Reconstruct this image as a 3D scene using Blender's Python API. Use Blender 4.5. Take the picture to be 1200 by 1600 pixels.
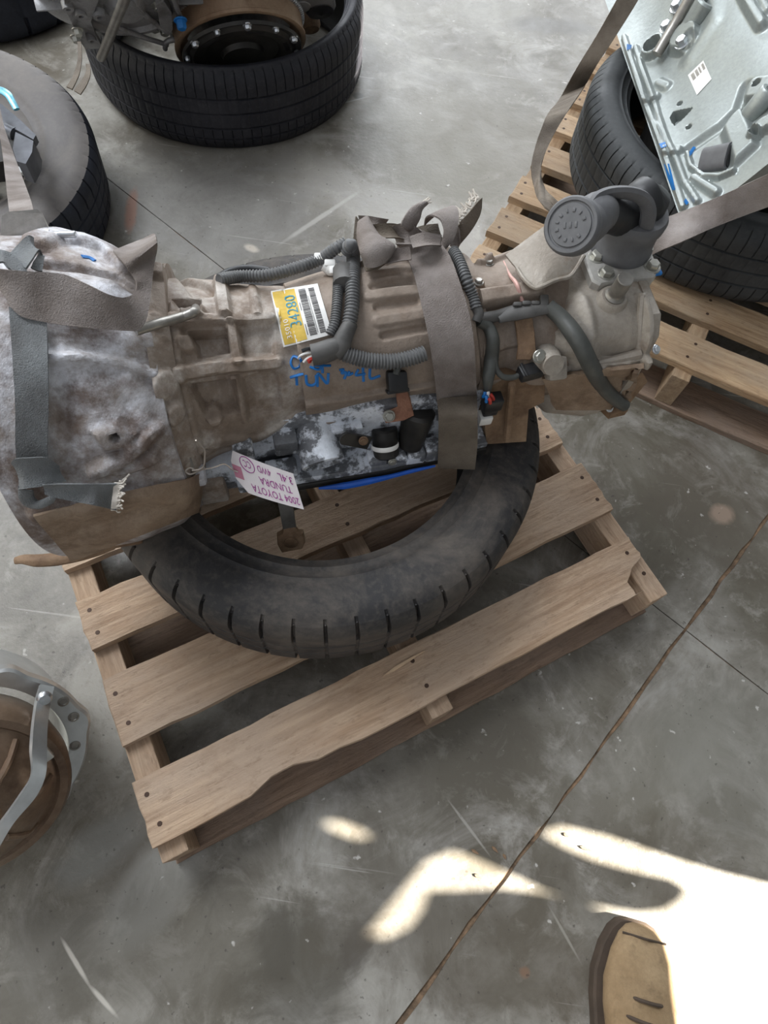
import bpy, bmesh, math, random
import numpy as np
from mathutils import Matrix, Vector
random.seed(7); np.random.seed(7)
SC = bpy.context.scene
for o in list(bpy.data.objects): bpy.data.objects.remove(o)
COL = SC.collection
# ------------------------------------------------------------------ camera, world, sun, lights, exposure
CAM_H, PITCH, ROLL, FPX = 1.27924, math.radians(64.4217), math.radians(8.5435), 1000.0
_f = np.array([0, math.cos(PITCH), -math.sin(PITCH)]); _r = np.array([1., 0, 0]); _u = np.cross(_r, _f)
CR = math.cos(ROLL)*_r + math.sin(ROLL)*_u; CU = -math.sin(ROLL)*_r + math.cos(ROLL)*_u; CF = _f
CAMP = np.array([0, 0, CAM_H])
cd = bpy.data.cameras.new('camera'); cam = bpy.data.objects.new('camera', cd); COL.objects.link(cam)
cd.sensor_fit = 'AUTO'; cd.sensor_width = 36; cd.lens = 36*FPX/1600; cd.clip_start = .02
cam.matrix_world = Matrix(((CR[0], CU[0], -CF[0], 0), (CR[1], CU[1], -CF[1], 0), (CR[2], CU[2], -CF[2], CAM_H), (0, 0, 0, 1)))
SC.camera = cam
wd = bpy.data.worlds.new('world'); SC.world = wd; wd.use_nodes = True
bg = wd.node_tree.nodes['Background']; bg.inputs[0].default_value = (.90, .94, 1.0, 1); bg.inputs[1].default_value = .44
SUN_AZ, SUN_EL = math.radians(-4), math.radians(36)      # direction towards the sun
SUND = np.array([math.cos(SUN_EL)*math.cos(SUN_AZ), math.cos(SUN_EL)*math.sin(SUN_AZ), math.sin(SUN_EL)])
sl = bpy.data.lights.new('sun', 'SUN'); sl.energy = 34; sl.angle = math.radians(.5); sl.color = (1, .93, .80)
so = bpy.data.objects.new('sun', sl); COL.objects.link(so); so.rotation_euler = Vector(SUND).to_track_quat('Z', 'Y').to_euler()
def area(name, loc, target, sx, sy, e, color):
    l = bpy.data.lights.new(name, 'AREA'); l.shape = 'RECTANGLE'; l.size = sx; l.size_y = sy; l.energy = e; l.color = color
    o = bpy.data.objects.new(name, l); COL.objects.link(o); o.location = loc
    o.rotation_euler = (Vector(loc)-Vector(target)).to_track_quat('Z', 'Y').to_euler(); return o
area('doorway_light', (-.5, 7.5, 2.6), (0, 1.2, 0), 6, 3.6, 330, (.90, .95, 1))
area('roof_skylight', (-2.6, 2.2, 4.2), (-.2, .8, .2), 2.2, 2.2, 150, (.90, .95, 1))
SC.view_settings.view_transform = 'Standard'; SC.view_settings.look = 'None'
SC.view_settings.exposure = 0.45; SC.view_settings.gamma = 1; SC.view_settings.use_curve_mapping = False
# ------------------------------------------------------------------ helpers
def at(px, py, z):
    """photo pixel -> world point at height z"""
    d = CF + CR*(px-600)/FPX - CU*(py-800)/FPX
    return CAMP + d*((z-CAM_H)/d[2])
def lin(c):
    return tuple((x/255/12.92 if x/255 <= .04045 else ((x/255+.055)/1.055)**2.4) for x in c)
WM = {}
def setp(o, label=None, cat=None, group=None, kind=None):
    if label: o['label'] = label
    if cat: o['category'] = cat
    if group: o['group'] = group
    if kind: o['kind'] = kind
    return o
def empty(name, loc, rotz=0, label=None, cat=None, group=None):
    o = bpy.data.objects.new(name, None); COL.objects.link(o); o.location = loc; o.rotation_euler = (0, 0, rotz)
    o.empty_display_size = .1
    WM[o.name] = Matrix.Translation(Vector(loc)) @ Matrix.Rotation(rotz, 4, 'Z')
    return setp(o, label, cat, group)
def mk(name, V, F, m, parent=None, smooth=True, sharp=38, label=None, cat=None, group=None, kind=None):
    """mesh object from WORLD vertices; child of parent or a top-level thing"""
    V = np.asarray(V, float).reshape(-1, 3)
    if parent is not None:
        M = WM[parent.name]; Mi = np.array(M.inverted()); W = M
        L = V @ Mi[:3, :3].T + Mi[:3, 3]
    else:
        c = np.array([V[:, 0].mean(), V[:, 1].mean(), V[:, 2].min()]); L = V-c; W = Matrix.Translation(Vector(c))
    me = bpy.data.meshes.new(name); me.from_pydata(L.tolist(), [], [list(map(int, f)) for f in F]); me.validate(); me.update()
    bm = bmesh.new(); bm.from_mesh(me); bmesh.ops.recalc_face_normals(bm, faces=bm.faces[:]); bm.to_mesh(me); bm.free()
    o = bpy.data.objects.new(name, me); COL.objects.link(o)
    if parent is not None: o.parent = parent
    else: o.location = W.translation
    WM[o.name] = W
    if m: me.materials.append(m)
    if smooth:
        me.polygons.foreach_set('use_smooth', [True]*len(me.polygons))
        try: me.set_sharp_from_angle(angle=math.radians(sharp))
        except Exception: pass
    return setp(o, label, cat, group, kind)
class G:
    """geometry collector in world space"""
    def __init__(s): s.V = []; s.F = []; s.n = 0
    def add(s, V, F):
        V = np.asarray(V, float).reshape(-1, 3); s.V.append(V); s.F += [[i+s.n for i in f] for f in F]; s.n += len(V); return s
    def mk(s, name, m, parent=None, **k): return mk(name, np.concatenate(s.V), s.F, m, parent, **k)
def nrm(v): v = np.asarray(v, float); return v/(np.linalg.norm(v)+1e-12)
def frame(z, x=None):
    z = nrm(z); x = np.array([1., 0, 0]) if x is None else np.asarray(x, float)
    if abs(nrm(x)@z) > .98: x = np.array([0, 1., 0])
    x = nrm(x-(x@z)*z); return x, np.cross(z, x), z
def lathe(c, axis, prof, n=32, xdir=None, a0=0, a1=2*math.pi):
    """profile [(r, h)] about axis at c"""
    X, Y, Z = frame(axis, xdir); full = abs(a1-a0-2*math.pi) < 1e-6
    m = n if full else n+1
    A = a0+(a1-a0)*np.arange(m)/n; V = []
    for r, h in prof: V.append(np.asarray(c)+h*Z+r*(np.cos(A)[:, None]*X+np.sin(A)[:, None]*Y))
    V = np.concatenate(V); F = []
    for i in range(len(prof)-1):
        for j in range(n):
            k = (j+1) % m; F.append((i*m+j, i*m+k, (i+1)*m+k, (i+1)*m+j))
    return V, F
def cyl(c, axis, r, h, n=20, bev=.002, r2=None):
    r2 = r if r2 is None else r2
    return lathe(c, axis, [(1e-5, 0), (r-bev, 0), (r, bev), (r2, h-bev), (r2-bev, h), (1e-5, h)], n)
def prism(P, d, bev=0):
    """polygon of 3-D points extruded by vector d (optionally with a chamfered far rim)"""
    P = np.asarray(P, float); n = len(P); d = np.asarray(d, float)
    if bev:
        c = P.mean(0); Q = [P, P+d*(1-bev/np.linalg.norm(d)), P+d+(c-P)/np.linalg.norm(c-P, axis=1)[:, None]*bev]
    else: Q = [P, P+d]
    V = np.concatenate(Q); F = [list(range(n))[::-1], list(range((len(Q)-1)*n, len(Q)*n))]
    for k in range(len(Q)-1):
        for i in range(n): j = (i+1) % n; F.append((k*n+i, k*n+j, (k+1)*n+j, (k+1)*n+i))
    return V, F
def rbox(c, X, Y, Z, sx, sy, sz, bev=.003):
    """bevelled box centred at c, axes X,Y,Z, full sizes"""
    X, Y, Z = nrm(X), nrm(Y), nrm(Z); bm = bmesh.new(); bmesh.ops.create_cube(bm, size=1)
    for v in bm.verts: v.co = Vector((v.co.x*sx, v.co.y*sy, v.co.z*sz))
    if bev: bmesh.ops.bevel(bm, geom=bm.edges[:], offset=bev, segments=2, affect='EDGES', profile=.5)
    bm.verts.index_update(); V = np.array([v.co[:] for v in bm.verts]); F = [[v.index for v in f.verts] for f in bm.faces]; bm.free()
    return np.asarray(c)+V[:, :1]*X+V[:, 1:2]*Y+V[:, 2:]*Z, F
def spline(P, n):
    P = np.asarray(P, float); d = np.r_[0, np.cumsum(np.linalg.norm(np.diff(P[:, :3], axis=0), axis=1)+1e-9)]
    t = np.linspace(0, d[-1], n); out = np.zeros((n, P.shape[1])); T = np.zeros_like(P)
    T[1:-1] = (P[2:]-P[:-2])/(d[2:]-d[:-2])[:, None]; T[0] = (P[1]-P[0])/(d[1]-d[0]); T[-1] = (P[-1]-P[-2])/(d[-1]-d[-2])
    for i, x in enumerate(t):
        k = min(max(np.searchsorted(d, x)-1, 0), len(P)-2); h = d[k+1]-d[k]; u = (x-d[k])/h
        out[i] = (2*u**3-3*u**2+1)*P[k]+(u**3-2*u**2+u)*h*T[k]+(-2*u**3+3*u**2)*P[k+1]+(u**3-u**2)*h*T[k+1]
    return out
def tube(P, r, n=40, seg=10, smooth=True, corr=0, pitch=.0045, flat=1.0, up=None):
    """swept tube; corr = corrugation depth; flat squashes along 'up'"""
    P = np.asarray(P, float)
    if corr:
        L = np.linalg.norm(np.diff(P, axis=0), axis=1).sum(); n = max(8, int(L/pitch)*4)
    C = spline(P, n) if smooth and len(P) > 2 else (spline(P, n) if smooth else P); n = len(C)
    R = np.interp(np.linspace(0, 1, n), np.linspace(0, 1, len(r)), r) if hasattr(r, '__len__') else np.full(n, r)
    if corr: R = R-corr*(np.arange(n) % 4 < 2)
    T = np.gradient(C, axis=0); x = np.array([0, 0, 1.]) if up is None else np.asarray(up, float); V = []
    A = np.arange(seg)*2*math.pi/seg
    for i in range(n):
        z = nrm(T[i]); x = x-(x@z)*z
        if np.linalg.norm(x) < 1e-3: x = frame(z)[0]
        x = nrm(x); y = np.cross(z, x)
        V.append(C[i]+R[i]*(flat*np.cos(A)[:, None]*x+np.sin(A)[:, None]*y))
    V = np.concatenate(V); F = [list(range(seg))[::-1], list(range((n-1)*seg, n*seg))]
    for i in range(n-1):
        for j in range(seg): k = (j+1) % seg; F.append((i*seg+j, i*seg+k, (i+1)*seg+k, (i+1)*seg+j))
    return V, F
def ribbon(A, B, th=.002, n=40, m=6, bow=0.0):
    """webbing between two edge curves A and B (arrays of 3-D points)"""
    AB = spline(np.hstack([np.asarray(A, float), np.asarray(B, float)]), n); a, b = AB[:, :3], AB[:, 3:]
    w = np.linspace(0, 1, m); P = a[:, None]*(1-w)[None, :, None]+b[:, None]*w[None, :, None]
    N = np.cross(np.gradient(P, axis=0).reshape(-1, 3), np.gradient(P, axis=1).reshape(-1, 3)).reshape(P.shape)
    N /= np.linalg.norm(N, axis=2)[..., None]+1e-9
    if bow: P = P+N*(bow*4*w*(1-w))[None, :, None]
    V = np.concatenate([(P+N*th/2).reshape(-1, 3), (P-N*th/2).reshape(-1, 3)]); k = n*m; F = []
    for i in range(n-1):
        for j in range(m-1):
            q = (i*m+j, i*m+j+1, (i+1)*m+j+1, (i+1)*m+j); F.append(q); F.append(tuple(x+k for x in q[::-1]))
        for j in (0, m-1): F.append((i*m+j, (i+1)*m+j, (i+1)*m+j+k, i*m+j+k))
    for i in (0, n-1):
        for j in range(m-1): F.append((i*m+j, i*m+j+1, i*m+j+1+k, i*m+j+k))
    return V, F
def bolt(c, ax, r=.008, h=.007, washer=True):
    g = G()
    if washer: g.add(*cyl(np.asarray(c)-nrm(ax)*.002, ax, r*1.5, .0035, 18, .0008))
    g.add(*lathe(np.asarray(c), ax, [(r*1.12, 0), (r*1.12, h*.8), (r*.9, h), (1e-5, h)], 6)); return g
def textmesh(s, size=1.0):
    cu = bpy.data.curves.new('t', 'FONT'); cu.body = s; cu.size = size; cu.align_x = 'CENTER'; cu.align_y = 'CENTER'; cu.resolution_u = 2
    o = bpy.data.objects.new('t', cu); COL.objects.link(o); dg = bpy.context.evaluated_depsgraph_get()
    me = bpy.data.meshes.new_from_object(o.evaluated_get(dg)); V = np.array([v.co[:] for v in me.vertices]); F = [list(p.vertices) for p in me.polygons]
    bpy.data.objects.remove(o); bpy.data.meshes.remove(me); bpy.data.curves.remove(cu)
    return V, F
# ------------------------------------------------------------------ materials
class NT:
    def __init__(s, name):
        s.m = bpy.data.materials.new(name); s.m.use_nodes = True; s.t = s.m.node_tree; s.b = s.t.nodes['Principled BSDF']
        s.tc = s.t.nodes.new('ShaderNodeTexCoord')
    def n(s, t, **k):
        x = s.t.nodes.new(t)
        for a, v in k.items(): setattr(x, a, v)
        return x
    def l(s, a, b): s.t.links.new(a, b)
    def vec(s, scale=(1, 1, 1), rot=(0, 0, 0), loc=(0, 0, 0)):
        mp = s.n('ShaderNodeMapping'); s.l(s.tc.outputs['Object'], mp.inputs[0]); mp.inputs['Scale'].default_value = scale
        mp.inputs['Rotation'].default_value = rot; mp.inputs['Location'].default_value = loc; return mp.outputs[0]
    def noise(s, scale, detail=6, rough=.6, v=None, dist=0, loc=(0, 0, 0)):
        x = s.n('ShaderNodeTexNoise'); x.inputs['Scale'].default_value = scale; x.inputs['Detail'].default_value = detail
        x.inputs['Roughness'].default_value = rough; x.inputs['Distortion'].default_value = dist
        s.l(v if v is not None else s.vec(loc=loc), x.inputs['Vector']); return x.outputs[0]
    def ramp(s, fac, stops, interp='LINEAR'):
        x = s.n('ShaderNodeValToRGB'); x.color_ramp.interpolation = interp; e = x.color_ramp.elements
        while len(e) < len(stops): e.new(.5)
        for k, (p, c) in zip(e, stops): k.position = p; k.color = (c, c, c, 1) if not hasattr(c, '__len__') else (*c, 1)
        s.l(fac, x.inputs[0]); return x.outputs[0]
    def mix(s, fac, a, b, mode='MIX'):
        x = s.n('ShaderNodeMix', data_type='RGBA', blend_type=mode)
        for sock, v in ((x.inputs[0], fac), (x.inputs[6], a), (x.inputs[7], b)):
            if hasattr(v, 'links'): s.l(v, sock)
            elif hasattr(v, '__len__'): sock.default_value = (*v, 1)
            else: sock.default_value = v
        return x.outputs[2]
    def math(s, op, a, b=0.0):
        x = s.n('ShaderNodeMath', operation=op)
        for i, v in enumerate((a, b)):
            if hasattr(v, 'links'): s.l(v, x.inputs[i])
            else: x.inputs[i].default_value = v
        return x.outputs[0]
    def bump(s, h, dist=.002, st=1.0):
        x = s.n('ShaderNodeBump'); x.inputs['Distance'].default_value = dist; x.inputs['Strength'].default_value = st
        s.l(h, x.inputs['Height']); s.l(x.outputs[0], s.b.inputs['Normal'])
    def set(s, color=None, rough=None, metal=None, spec=None):
        for k, v in (('Base Color', color), ('Roughness', rough), ('Metallic', metal), ('Specular IOR Level', spec)):
            if v is None: continue
            if hasattr(v, 'links'): s.l(v, s.b.inputs[k])
            else: s.b.inputs[k].default_value = (*v, 1) if hasattr(v, '__len__') else v
        return s.m
def plain(name, rgb, rough=.6, metal=0, var=.25, scale=30, bump=.0006, spec=.5):
    t = NT(name); c = lin(rgb); n = t.noise(scale)
    col = t.mix(t.ramp(n, [(.3, 0.), (.7, 1.)]), tuple(x*(1-var) for x in c), tuple(min(1, x*(1+var)) for x in c))
    t.bump(n, bump); return t.set(col, rough, metal, spec)
def cast(name, light, mid, dirt, s1=9, s2=28, metal=.25, rough=.6, lo=.42, hi=.62, dlo=.5, dhi=.68, bump=.0015):
    """cast alloy with pale oxide and brown dirt in patches"""
    t = NT(name)
    a = t.ramp(t.noise(s1, 8, .68, dist=.3), [(lo, 0.), (hi, 1.)]); b = t.ramp(t.noise(s2, 8, .7, loc=(3, 1, 2)), [(dlo, 0.), (dhi, 1.)])
    fine = t.noise(140, 4, .7)
    col = t.mix(a, lin(mid), lin(light)); col = t.mix(t.math('MULTIPLY', b, .85), col, lin(dirt))
    col = t.mix(t.ramp(fine, [(.35, .0), (.75, .35)]), col, tuple(x*.55 for x in lin(mid)))
    t.bump(t.math('ADD', t.math('MULTIPLY', t.noise(60, 6, .7), 1.0), t.math('MULTIPLY', fine, .5)), bump)
    return t.set(col, rough, metal)
def wood(name, base=(168, 138, 108), dark=(110, 86, 64), grey=(140, 122, 104)):
    t = NT(name); oi = t.n('ShaderNodeObjectInfo'); ad = t.n('ShaderNodeVectorMath', operation='ADD'); sc = t.n('ShaderNodeVectorMath', operation='SCALE')
    cmb = t.n('ShaderNodeCombineXYZ')
    for i in range(3): t.l(oi.outputs['Random'], cmb.inputs[i])
    sc.inputs['Scale'].default_value = 37; t.l(cmb.outputs[0], sc.inputs[0])
    t.l(t.tc.outputs['Object'], ad.inputs[0]); t.l(sc.outputs[0], ad.inputs[1])
    def vv(scale):
        mp = t.n('ShaderNodeMapping'); t.l(ad.outputs[0], mp.inputs[0]); mp.inputs['Scale'].default_value = scale; return mp.outputs[0]
    g1 = t.noise(9, 8, .65, vv((.5, 6, 6)), 1.2); g2 = t.noise(60, 6, .7, vv((.09, 3, 3)), .4); st = t.noise(4.5, 5, .6, vv((1, 1.6, 1)))
    fib = t.noise(220, 4, .6, vv((.12, 1, 1)))
    col = t.mix(t.ramp(g1, [(.32, 0.), (.68, 1.)]), lin(dark), lin(base)); col = t.mix(t.ramp(g2, [(.35, .32), (.6, 0.)]), col, tuple(x*.5 for x in lin(dark)))
    col = t.mix(t.ramp(st, [(.42, 0.), (.66, .75)]), col, lin(grey))
    sawn = t.noise(95, 5, .75, vv((.35, 1, 1))); col = t.mix(t.ramp(sawn, [(.30, .55), (.46, 0.)]), col, tuple(x*.6 for x in lin(dark)))
    blot = t.noise(3.1, 6, .7, vv((1, 2.2, 1)), .8); col = t.mix(t.ramp(blot, [(.56, 0.), (.74, .6)]), col, tuple(x*.75 for x in lin(dark)))
    rv = t.math('ADD', t.math('MULTIPLY', oi.outputs['Random'], .35), .82)
    vm = t.n('ShaderNodeVectorMath', operation='SCALE'); t.l(col, vm.inputs[0]); t.l(rv, vm.inputs['Scale'])
    t.bump(t.math('ADD', t.math('MULTIPLY', g2, .6), t.math('MULTIPLY', sawn, .9)), .0032)
    return t.set(vm.outputs[0], .82, 0, .3)
def rubber(name, base=(34, 35, 40), dust=(96, 92, 90), amt=.5, scale=7):
    t = NT(name); n = t.noise(scale, 8, .7, dist=.4); f = t.noise(90, 4, .6)
    col = t.mix(t.ramp(n, [(.45, 0.), (.75, amt)]), lin(base), lin(dust)); col = t.mix(t.ramp(f, [(.5, 0.), (.8, .25)]), col, lin(dust))
    t.bump(f, .0008); return t.set(col, t.ramp(n, [(.3, .5), (.7, .8)]), 0, .4)
def webbing(name, rgb, rgb2):
    t = NT(name); n = t.noise(14, 6, .6)
    col = t.mix(t.ramp(n, [(.35, 0.), (.7, 1.)]), lin(rgb2), lin(rgb)); w = t.noise(420, 2, .5, t.vec((1, 1, 1)))
    t.bump(t.math('ADD', w, t.noise(900, 1, .5)), .0012); return t.set(col, .75, 0, .3)
M = {}
M['bell'] = cast('bell_alloy', (214, 214, 220), (150, 140, 134), (92, 70, 56), 13, 11, .1, .55, .40, .58, .46, .60, .0025)
M['case'] = cast('case_alloy', (198, 190, 182), (146, 130, 116), (98, 76, 58), 14, 16, .1, .6, .44, .66, .50, .70, .002)
M['cover'] = cast('cover_alloy', (168, 154, 142), (140, 124, 110), (112, 88, 68), 8, 20, .1, .62, .40, .70, .52, .76)
M['transfer'] = cast('transfer_alloy', (178, 170, 160), (150, 140, 128), (124, 96, 72), 6, 20, .12, .5, .38, .62, .56, .76)
M['rusty'] = cast('rusty_alloy', (160, 134, 108), (130, 104, 80), (88, 64, 46), 9, 24, .1, .7, .45, .65, .5, .7)
M['greasy'] = cast('greasy_alloy', (238, 242, 250), (204, 208, 216), (30, 26, 26), 12, 20, .1, .42, .36, .55, .47, .53)
M['steel'] = plain('dull_steel', (150, 146, 140), .4, .7, .2, 50)
M['bright'] = plain('bright_steel', (205, 208, 212), .28, .85, .12, 60)
M['darksteel'] = plain('dark_steel', (52, 50, 48), .5, .4, .4, 30)
M['silver'] = cast('clean_alloy', (164, 170, 168), (150, 156, 154), (122, 124, 120), 4, 14, .45, .38, .35, .7, .62, .85, .0006)
M['engine'] = cast('engine_alloy', (172, 172, 174), (140, 138, 138), (84, 78, 74), 7, 18, .4, .5, .4, .65, .52, .7, .001)
M['rust_band'] = cast('rust_band', (172, 148, 124), (150, 122, 98), (116, 88, 66), 8, 30, .4, .45, .4, .65, .55, .75, .0006)
M['black'] = plain('black_plastic', (30, 30, 32), .45, 0, .3, 40)
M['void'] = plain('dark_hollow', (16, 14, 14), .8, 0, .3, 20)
M['knob'] = plain('grey_rubber', (98, 98, 100), .6, 0, .14, 60)
M['conduit'] = plain('grey_conduit', (98, 98, 98), .55, 0, .22, 60)
M['tape'] = plain('dark_tape', (84, 82, 80), .6, 0, .3, 40)
M['cable'] = plain('dark_cable', (74, 75, 72), .5, 0, .3, 30)
M['belt'] = webbing('seatbelt_webbing', (128, 132, 134), (96, 96, 96))
M['belt2'] = webbing('dusty_webbing', (150, 142, 138), (108, 98, 92))
M['belt3'] = webbing('brown_webbing', (122, 112, 100), (86, 76, 66))
M['frayed'] = plain('frayed_thread', (206, 198, 188), .9, 0, .15, 80)
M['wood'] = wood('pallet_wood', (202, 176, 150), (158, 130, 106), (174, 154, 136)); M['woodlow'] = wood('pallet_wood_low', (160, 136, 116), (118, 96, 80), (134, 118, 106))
M['wood2'] = wood('pallet_wood_pale', (204, 176, 142), (158, 126, 96), (166, 148, 128))
M['nail'] = plain('nail_rust', (70, 50, 38), .6, .3)
M['rub'] = rubber('tyre_rubber', (46, 45, 46), (124, 114, 104), .7, 6)
M['rubtop'] = rubber('tyre_rubber_dark', (30, 31, 38), (86, 84, 88), .35, 9)
M['rubdust'] = rubber('tyre_rubber_dusty', (100, 96, 95), (134, 128, 122), .8, 5)
M['rubnavy'] = rubber('tyre_rubber_cool', (30, 33, 42), (70, 74, 86), .5, 6)
M['rubgrey'] = rubber('tyre_rubber_grey', (50, 52, 54), (92, 94, 94), .6, 6)
M['paper'] = plain('tag_paper', (232, 224, 224), .7, 0, .05, 60, .0002); M['white'] = plain('label_white', (236, 234, 230), .6, 0, .05, 60, .0001)
M['yellow'] = plain('label_yellow', (220, 186, 84), .6, 0, .18, 40, .0001); M['bluepaint'] = plain('blue_marker', (22, 112, 186), .5, 0, .15, 60, .0001)
M['blueink'] = plain('blue_ink', (58, 140, 160), .6, 0, .1); M['darkink'] = plain('dark_ink', (70, 66, 66), .6, 0, .1); M['purple'] = plain('purple_ink', (158, 52, 140), .6, 0, .1)
M['pinkpaper'] = plain('tag_patch', (196, 130, 150), .7, 0, .1); M['wire'] = plain('thin_wire', (200, 190, 180), .4, .6, .1)
M['bluesealant'] = plain('blue_sealant', (28, 90, 190), .4, 0, .15); M['copper'] = cast('copper_rust', (168, 122, 98), (150, 104, 82), (110, 74, 56), 20, 50, .2, .6)
M['tan'] = cast('tan_suede', (164, 140, 108), (140, 116, 86), (96, 78, 58), 9, 30, 0, .9, .4, .65, .55, .75)
M['sole'] = plain('boot_sole', (70, 58, 48), .8); M['trouser'] = plain('denim', (60, 66, 80), .9, 0, .2, 120)
M['convert'] = cast('converter_steel', (152, 134, 116), (120, 98, 80), (76, 56, 44), 5, 14, .45, .38, .4, .65, .52, .72, .0005)
M['bracket'] = plain('galvanised_bracket', (204, 206, 206), .3, .75, .1, 40); M['cyanlit'] = plain('cyan_lit_plate', (130, 200, 220), .3, .5, .1)  # cyan tint paints the light falling on the bent tab
M['red'] = plain('red_wire', (190, 60, 50), .5); M['pink'] = plain('pink_paint', (214, 170, 160), .6); M['shell'] = plain('wall_sheet', (120, 122, 122), .7)
M['skirt'] = cast('skirt_alloy', (158, 138, 118), (136, 114, 94), (100, 78, 60), 10, 18, .1, .6)
M['midmetal'] = plain('mid_grey_metal', (98, 100, 106), .45, .4, .25, 30)
M['plate'] = cast('pale_plate', (196, 194, 190), (170, 166, 160), (134, 120, 104), 8, 20, .2, .45, .40, .6, .58, .8, .0008)
M['bolt'] = plain('zinc_bolt', (170, 168, 160), .35, .7, .15, 50)
# ------------------------------------------------------------------ floor: four slabs with dirty recessed joints
def concrete(name):
    t = NT(name); geo = t.n('ShaderNodeNewGeometry'); P = geo.outputs['Position']
    def nz(scale, detail=6, rough=.6, dist=0, off=0):
        mp = t.n('ShaderNodeMapping'); t.l(P, mp.inputs[0]); mp.inputs['Location'].default_value = (off, off*.7, 0)
        return t.noise(scale, detail, rough, mp.outputs[0], dist)
    big = nz(1.7, 8, .62, .6); mid = nz(6, 8, .7, .8, 5); fine = nz(60, 5, .7, 0, 9); spk = nz(38, 3, .5, 0, 13); spk2 = nz(90, 2, .5, 0, 21)
    col = t.mix(t.ramp(big, [(.40, 0.), (.60, 1.)]), lin((96, 90, 78)), lin((150, 146, 138)))
    col = t.mix(t.ramp(mid, [(.38, .8), (.58, 0.)]), col, lin((92, 85, 74)))
    blt = nz(14, 8, .72, .5, 43); col = t.mix(t.ramp(blt, [(.54, 0.), (.66, .45)]), col, lin((170, 166, 158))); col = t.mix(t.ramp(blt, [(.34, .4), (.44, 0.)]), col, lin((84, 78, 68)))
    col = t.mix(t.ramp(nz(3.2, 8, .7, 1.2, 31), [(.52, 0.), (.72, .7)]), col, lin((172, 168, 162)))
    def blob(px, py, rx, ry, rot, c, st, edge=.55, na=1.6):
        nonlocal col
        w = at(px, py, 0); mp = t.n('ShaderNodeMapping', vector_type='TEXTURE'); t.l(P, mp.inputs[0])
        mp.inputs['Location'].default_value = (w[0], w[1], 0); mp.inputs['Rotation'].default_value = (0, 0, math.radians(rot)); mp.inputs['Scale'].default_value = (rx, ry, 1)
        d = t.n('ShaderNodeVectorMath', operation='LENGTH'); t.l(mp.outputs[0], d.inputs[0])
        e = t.math('ADD', d.outputs['Value'], t.math('MULTIPLY', t.math('SUBTRACT', mid, .5), na))
        col = t.mix(t.ramp(e, [(edge, st), (1.0, 0.)]), col, lin(c))
    blob(760, 215, .36, .22, -20, (112, 106, 94), .8); blob(690, 260, .30, .18, -30, (108, 102, 88), .7)
    blob(860, 40, .18, .06, 5, (96, 92, 86), .8); blob(610, 330, .5, .13, -25, (170, 166, 160), .5)
    blob(330, 330, .4, .3, 0, (150, 148, 146), .5)
    blob(560, 150, .02, .02, 0, (70, 68, 64), .8); blob(1128, 803, .035, .03, 30, (186, 160, 140), .9); blob(393, 388, .03, .016, -20, (196, 186, 174), .9)
    blob(470, 1530, .12, .12, 20, (72, 68, 60), .55); blob(430, 1470, .04, .07, 20, (66, 62, 55), .6); blob(230, 1400, .13, .06, 60, (150, 148, 142), .8); blob(150, 1330, .10, .05, 50, (140, 140, 136), .6)
    blob(80, 1500, .12, .10, 0, (112, 108, 100), .6); blob(560, 1480, .03, .05, -10, (72, 66, 60), .7)
    blob(205, 330, .02, .11, 12, (178, 120, 96), .55); blob(820, 1520, .012, .01, 0, (150, 110, 84), .8); blob(1040, 1180, .2, .1, 40, (128, 124, 114), .6)
    blob(1100, 760, .16, .2, 20, (94, 86, 76), .5); blob(300, 1480, .25, .12, 10, (84, 78, 66), .5); blob(760, 1500, .3, .1, 0, (88, 80, 68), .5); blob(700, 1200, .22, .10, 30, (92, 86, 76), .5); blob(640, 1400, .2, .08, 0, (98, 92, 82), .5)
    for (a, b), c, wd_ in ((((95, 1465), (140, 1540)), (206, 200, 190), .0045), (((140, 1540), (186, 1592)), (206, 200, 190), .005), (((100, 1225), (124, 1220)), (210, 206, 200), .004), (((700, 1250), (760, 1330)), (160, 156, 148), .003), (((860, 1420), (905, 1500)), (150, 146, 136), .003), (((440, 380), (560, 300)), (176, 172, 166), .01), (((480, 175), (580, 150)), (180, 178, 174), .004)):
        A_, B_ = at(*a, 0), at(*b, 0); blob((a[0]+b[0])/2, (a[1]+b[1])/2, np.linalg.norm(B_-A_)*.6, wd_, math.degrees(math.atan2(B_[1]-A_[1], B_[0]-A_[0])), c, .75, .5, 1.0)
    blob(1150, 1180, .2, .2, 0, (120, 118, 110), .5)
    col = t.mix(t.ramp(spk, [(.70, 0.), (.74, .6)]), col, lin((208, 204, 198))); col = t.mix(t.ramp(spk2, [(.27, .55), (.32, 0.)]), col, lin((60, 54, 48)))
    # scratches: thin streaks of stretched noise
    for k, (rot, o_) in enumerate(((35, 2), (-52, 7), (80, 12))):
        mp = t.n('ShaderNodeMapping'); t.l(P, mp.inputs[0]); mp.inputs['Rotation'].default_value = (0, 0, math.radians(rot)); mp.inputs['Scale'].default_value = (1.2, 42, 1); mp.inputs['Location'].default_value = (o_, o_*2.3, 0)
        s_ = t.noise(1.6, 2, .5, mp.outputs[0]); col = t.mix(t.ramp(s_, [(.725, 0.), (.75, .38)]), col, lin((190, 186, 180)))
    t.bump(t.math('ADD', fine, t.math('MULTIPLY', mid, .8)), .0008)
    return t.set(col, t.ramp(mid, [(.3, .34), (.7, .6)]), 0, .5)
M['conc'] = concrete('stained_concrete')
t_ = NT('joint_dirt'); M['joint'] = t_.set(t_.mix(t_.ramp(t_.noise(30, 6, .7), [(.4, 0.), (.65, 1.)]), lin((92, 76, 60)), lin((150, 122, 96))), .9)
p1, p2 = at(780, 1385, 0)[:2], at(1190, 820, 0)[:2]; q1, q2 = at(1040, 960, 0)[:2], at(1200, 1085, 0)[:2]
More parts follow.
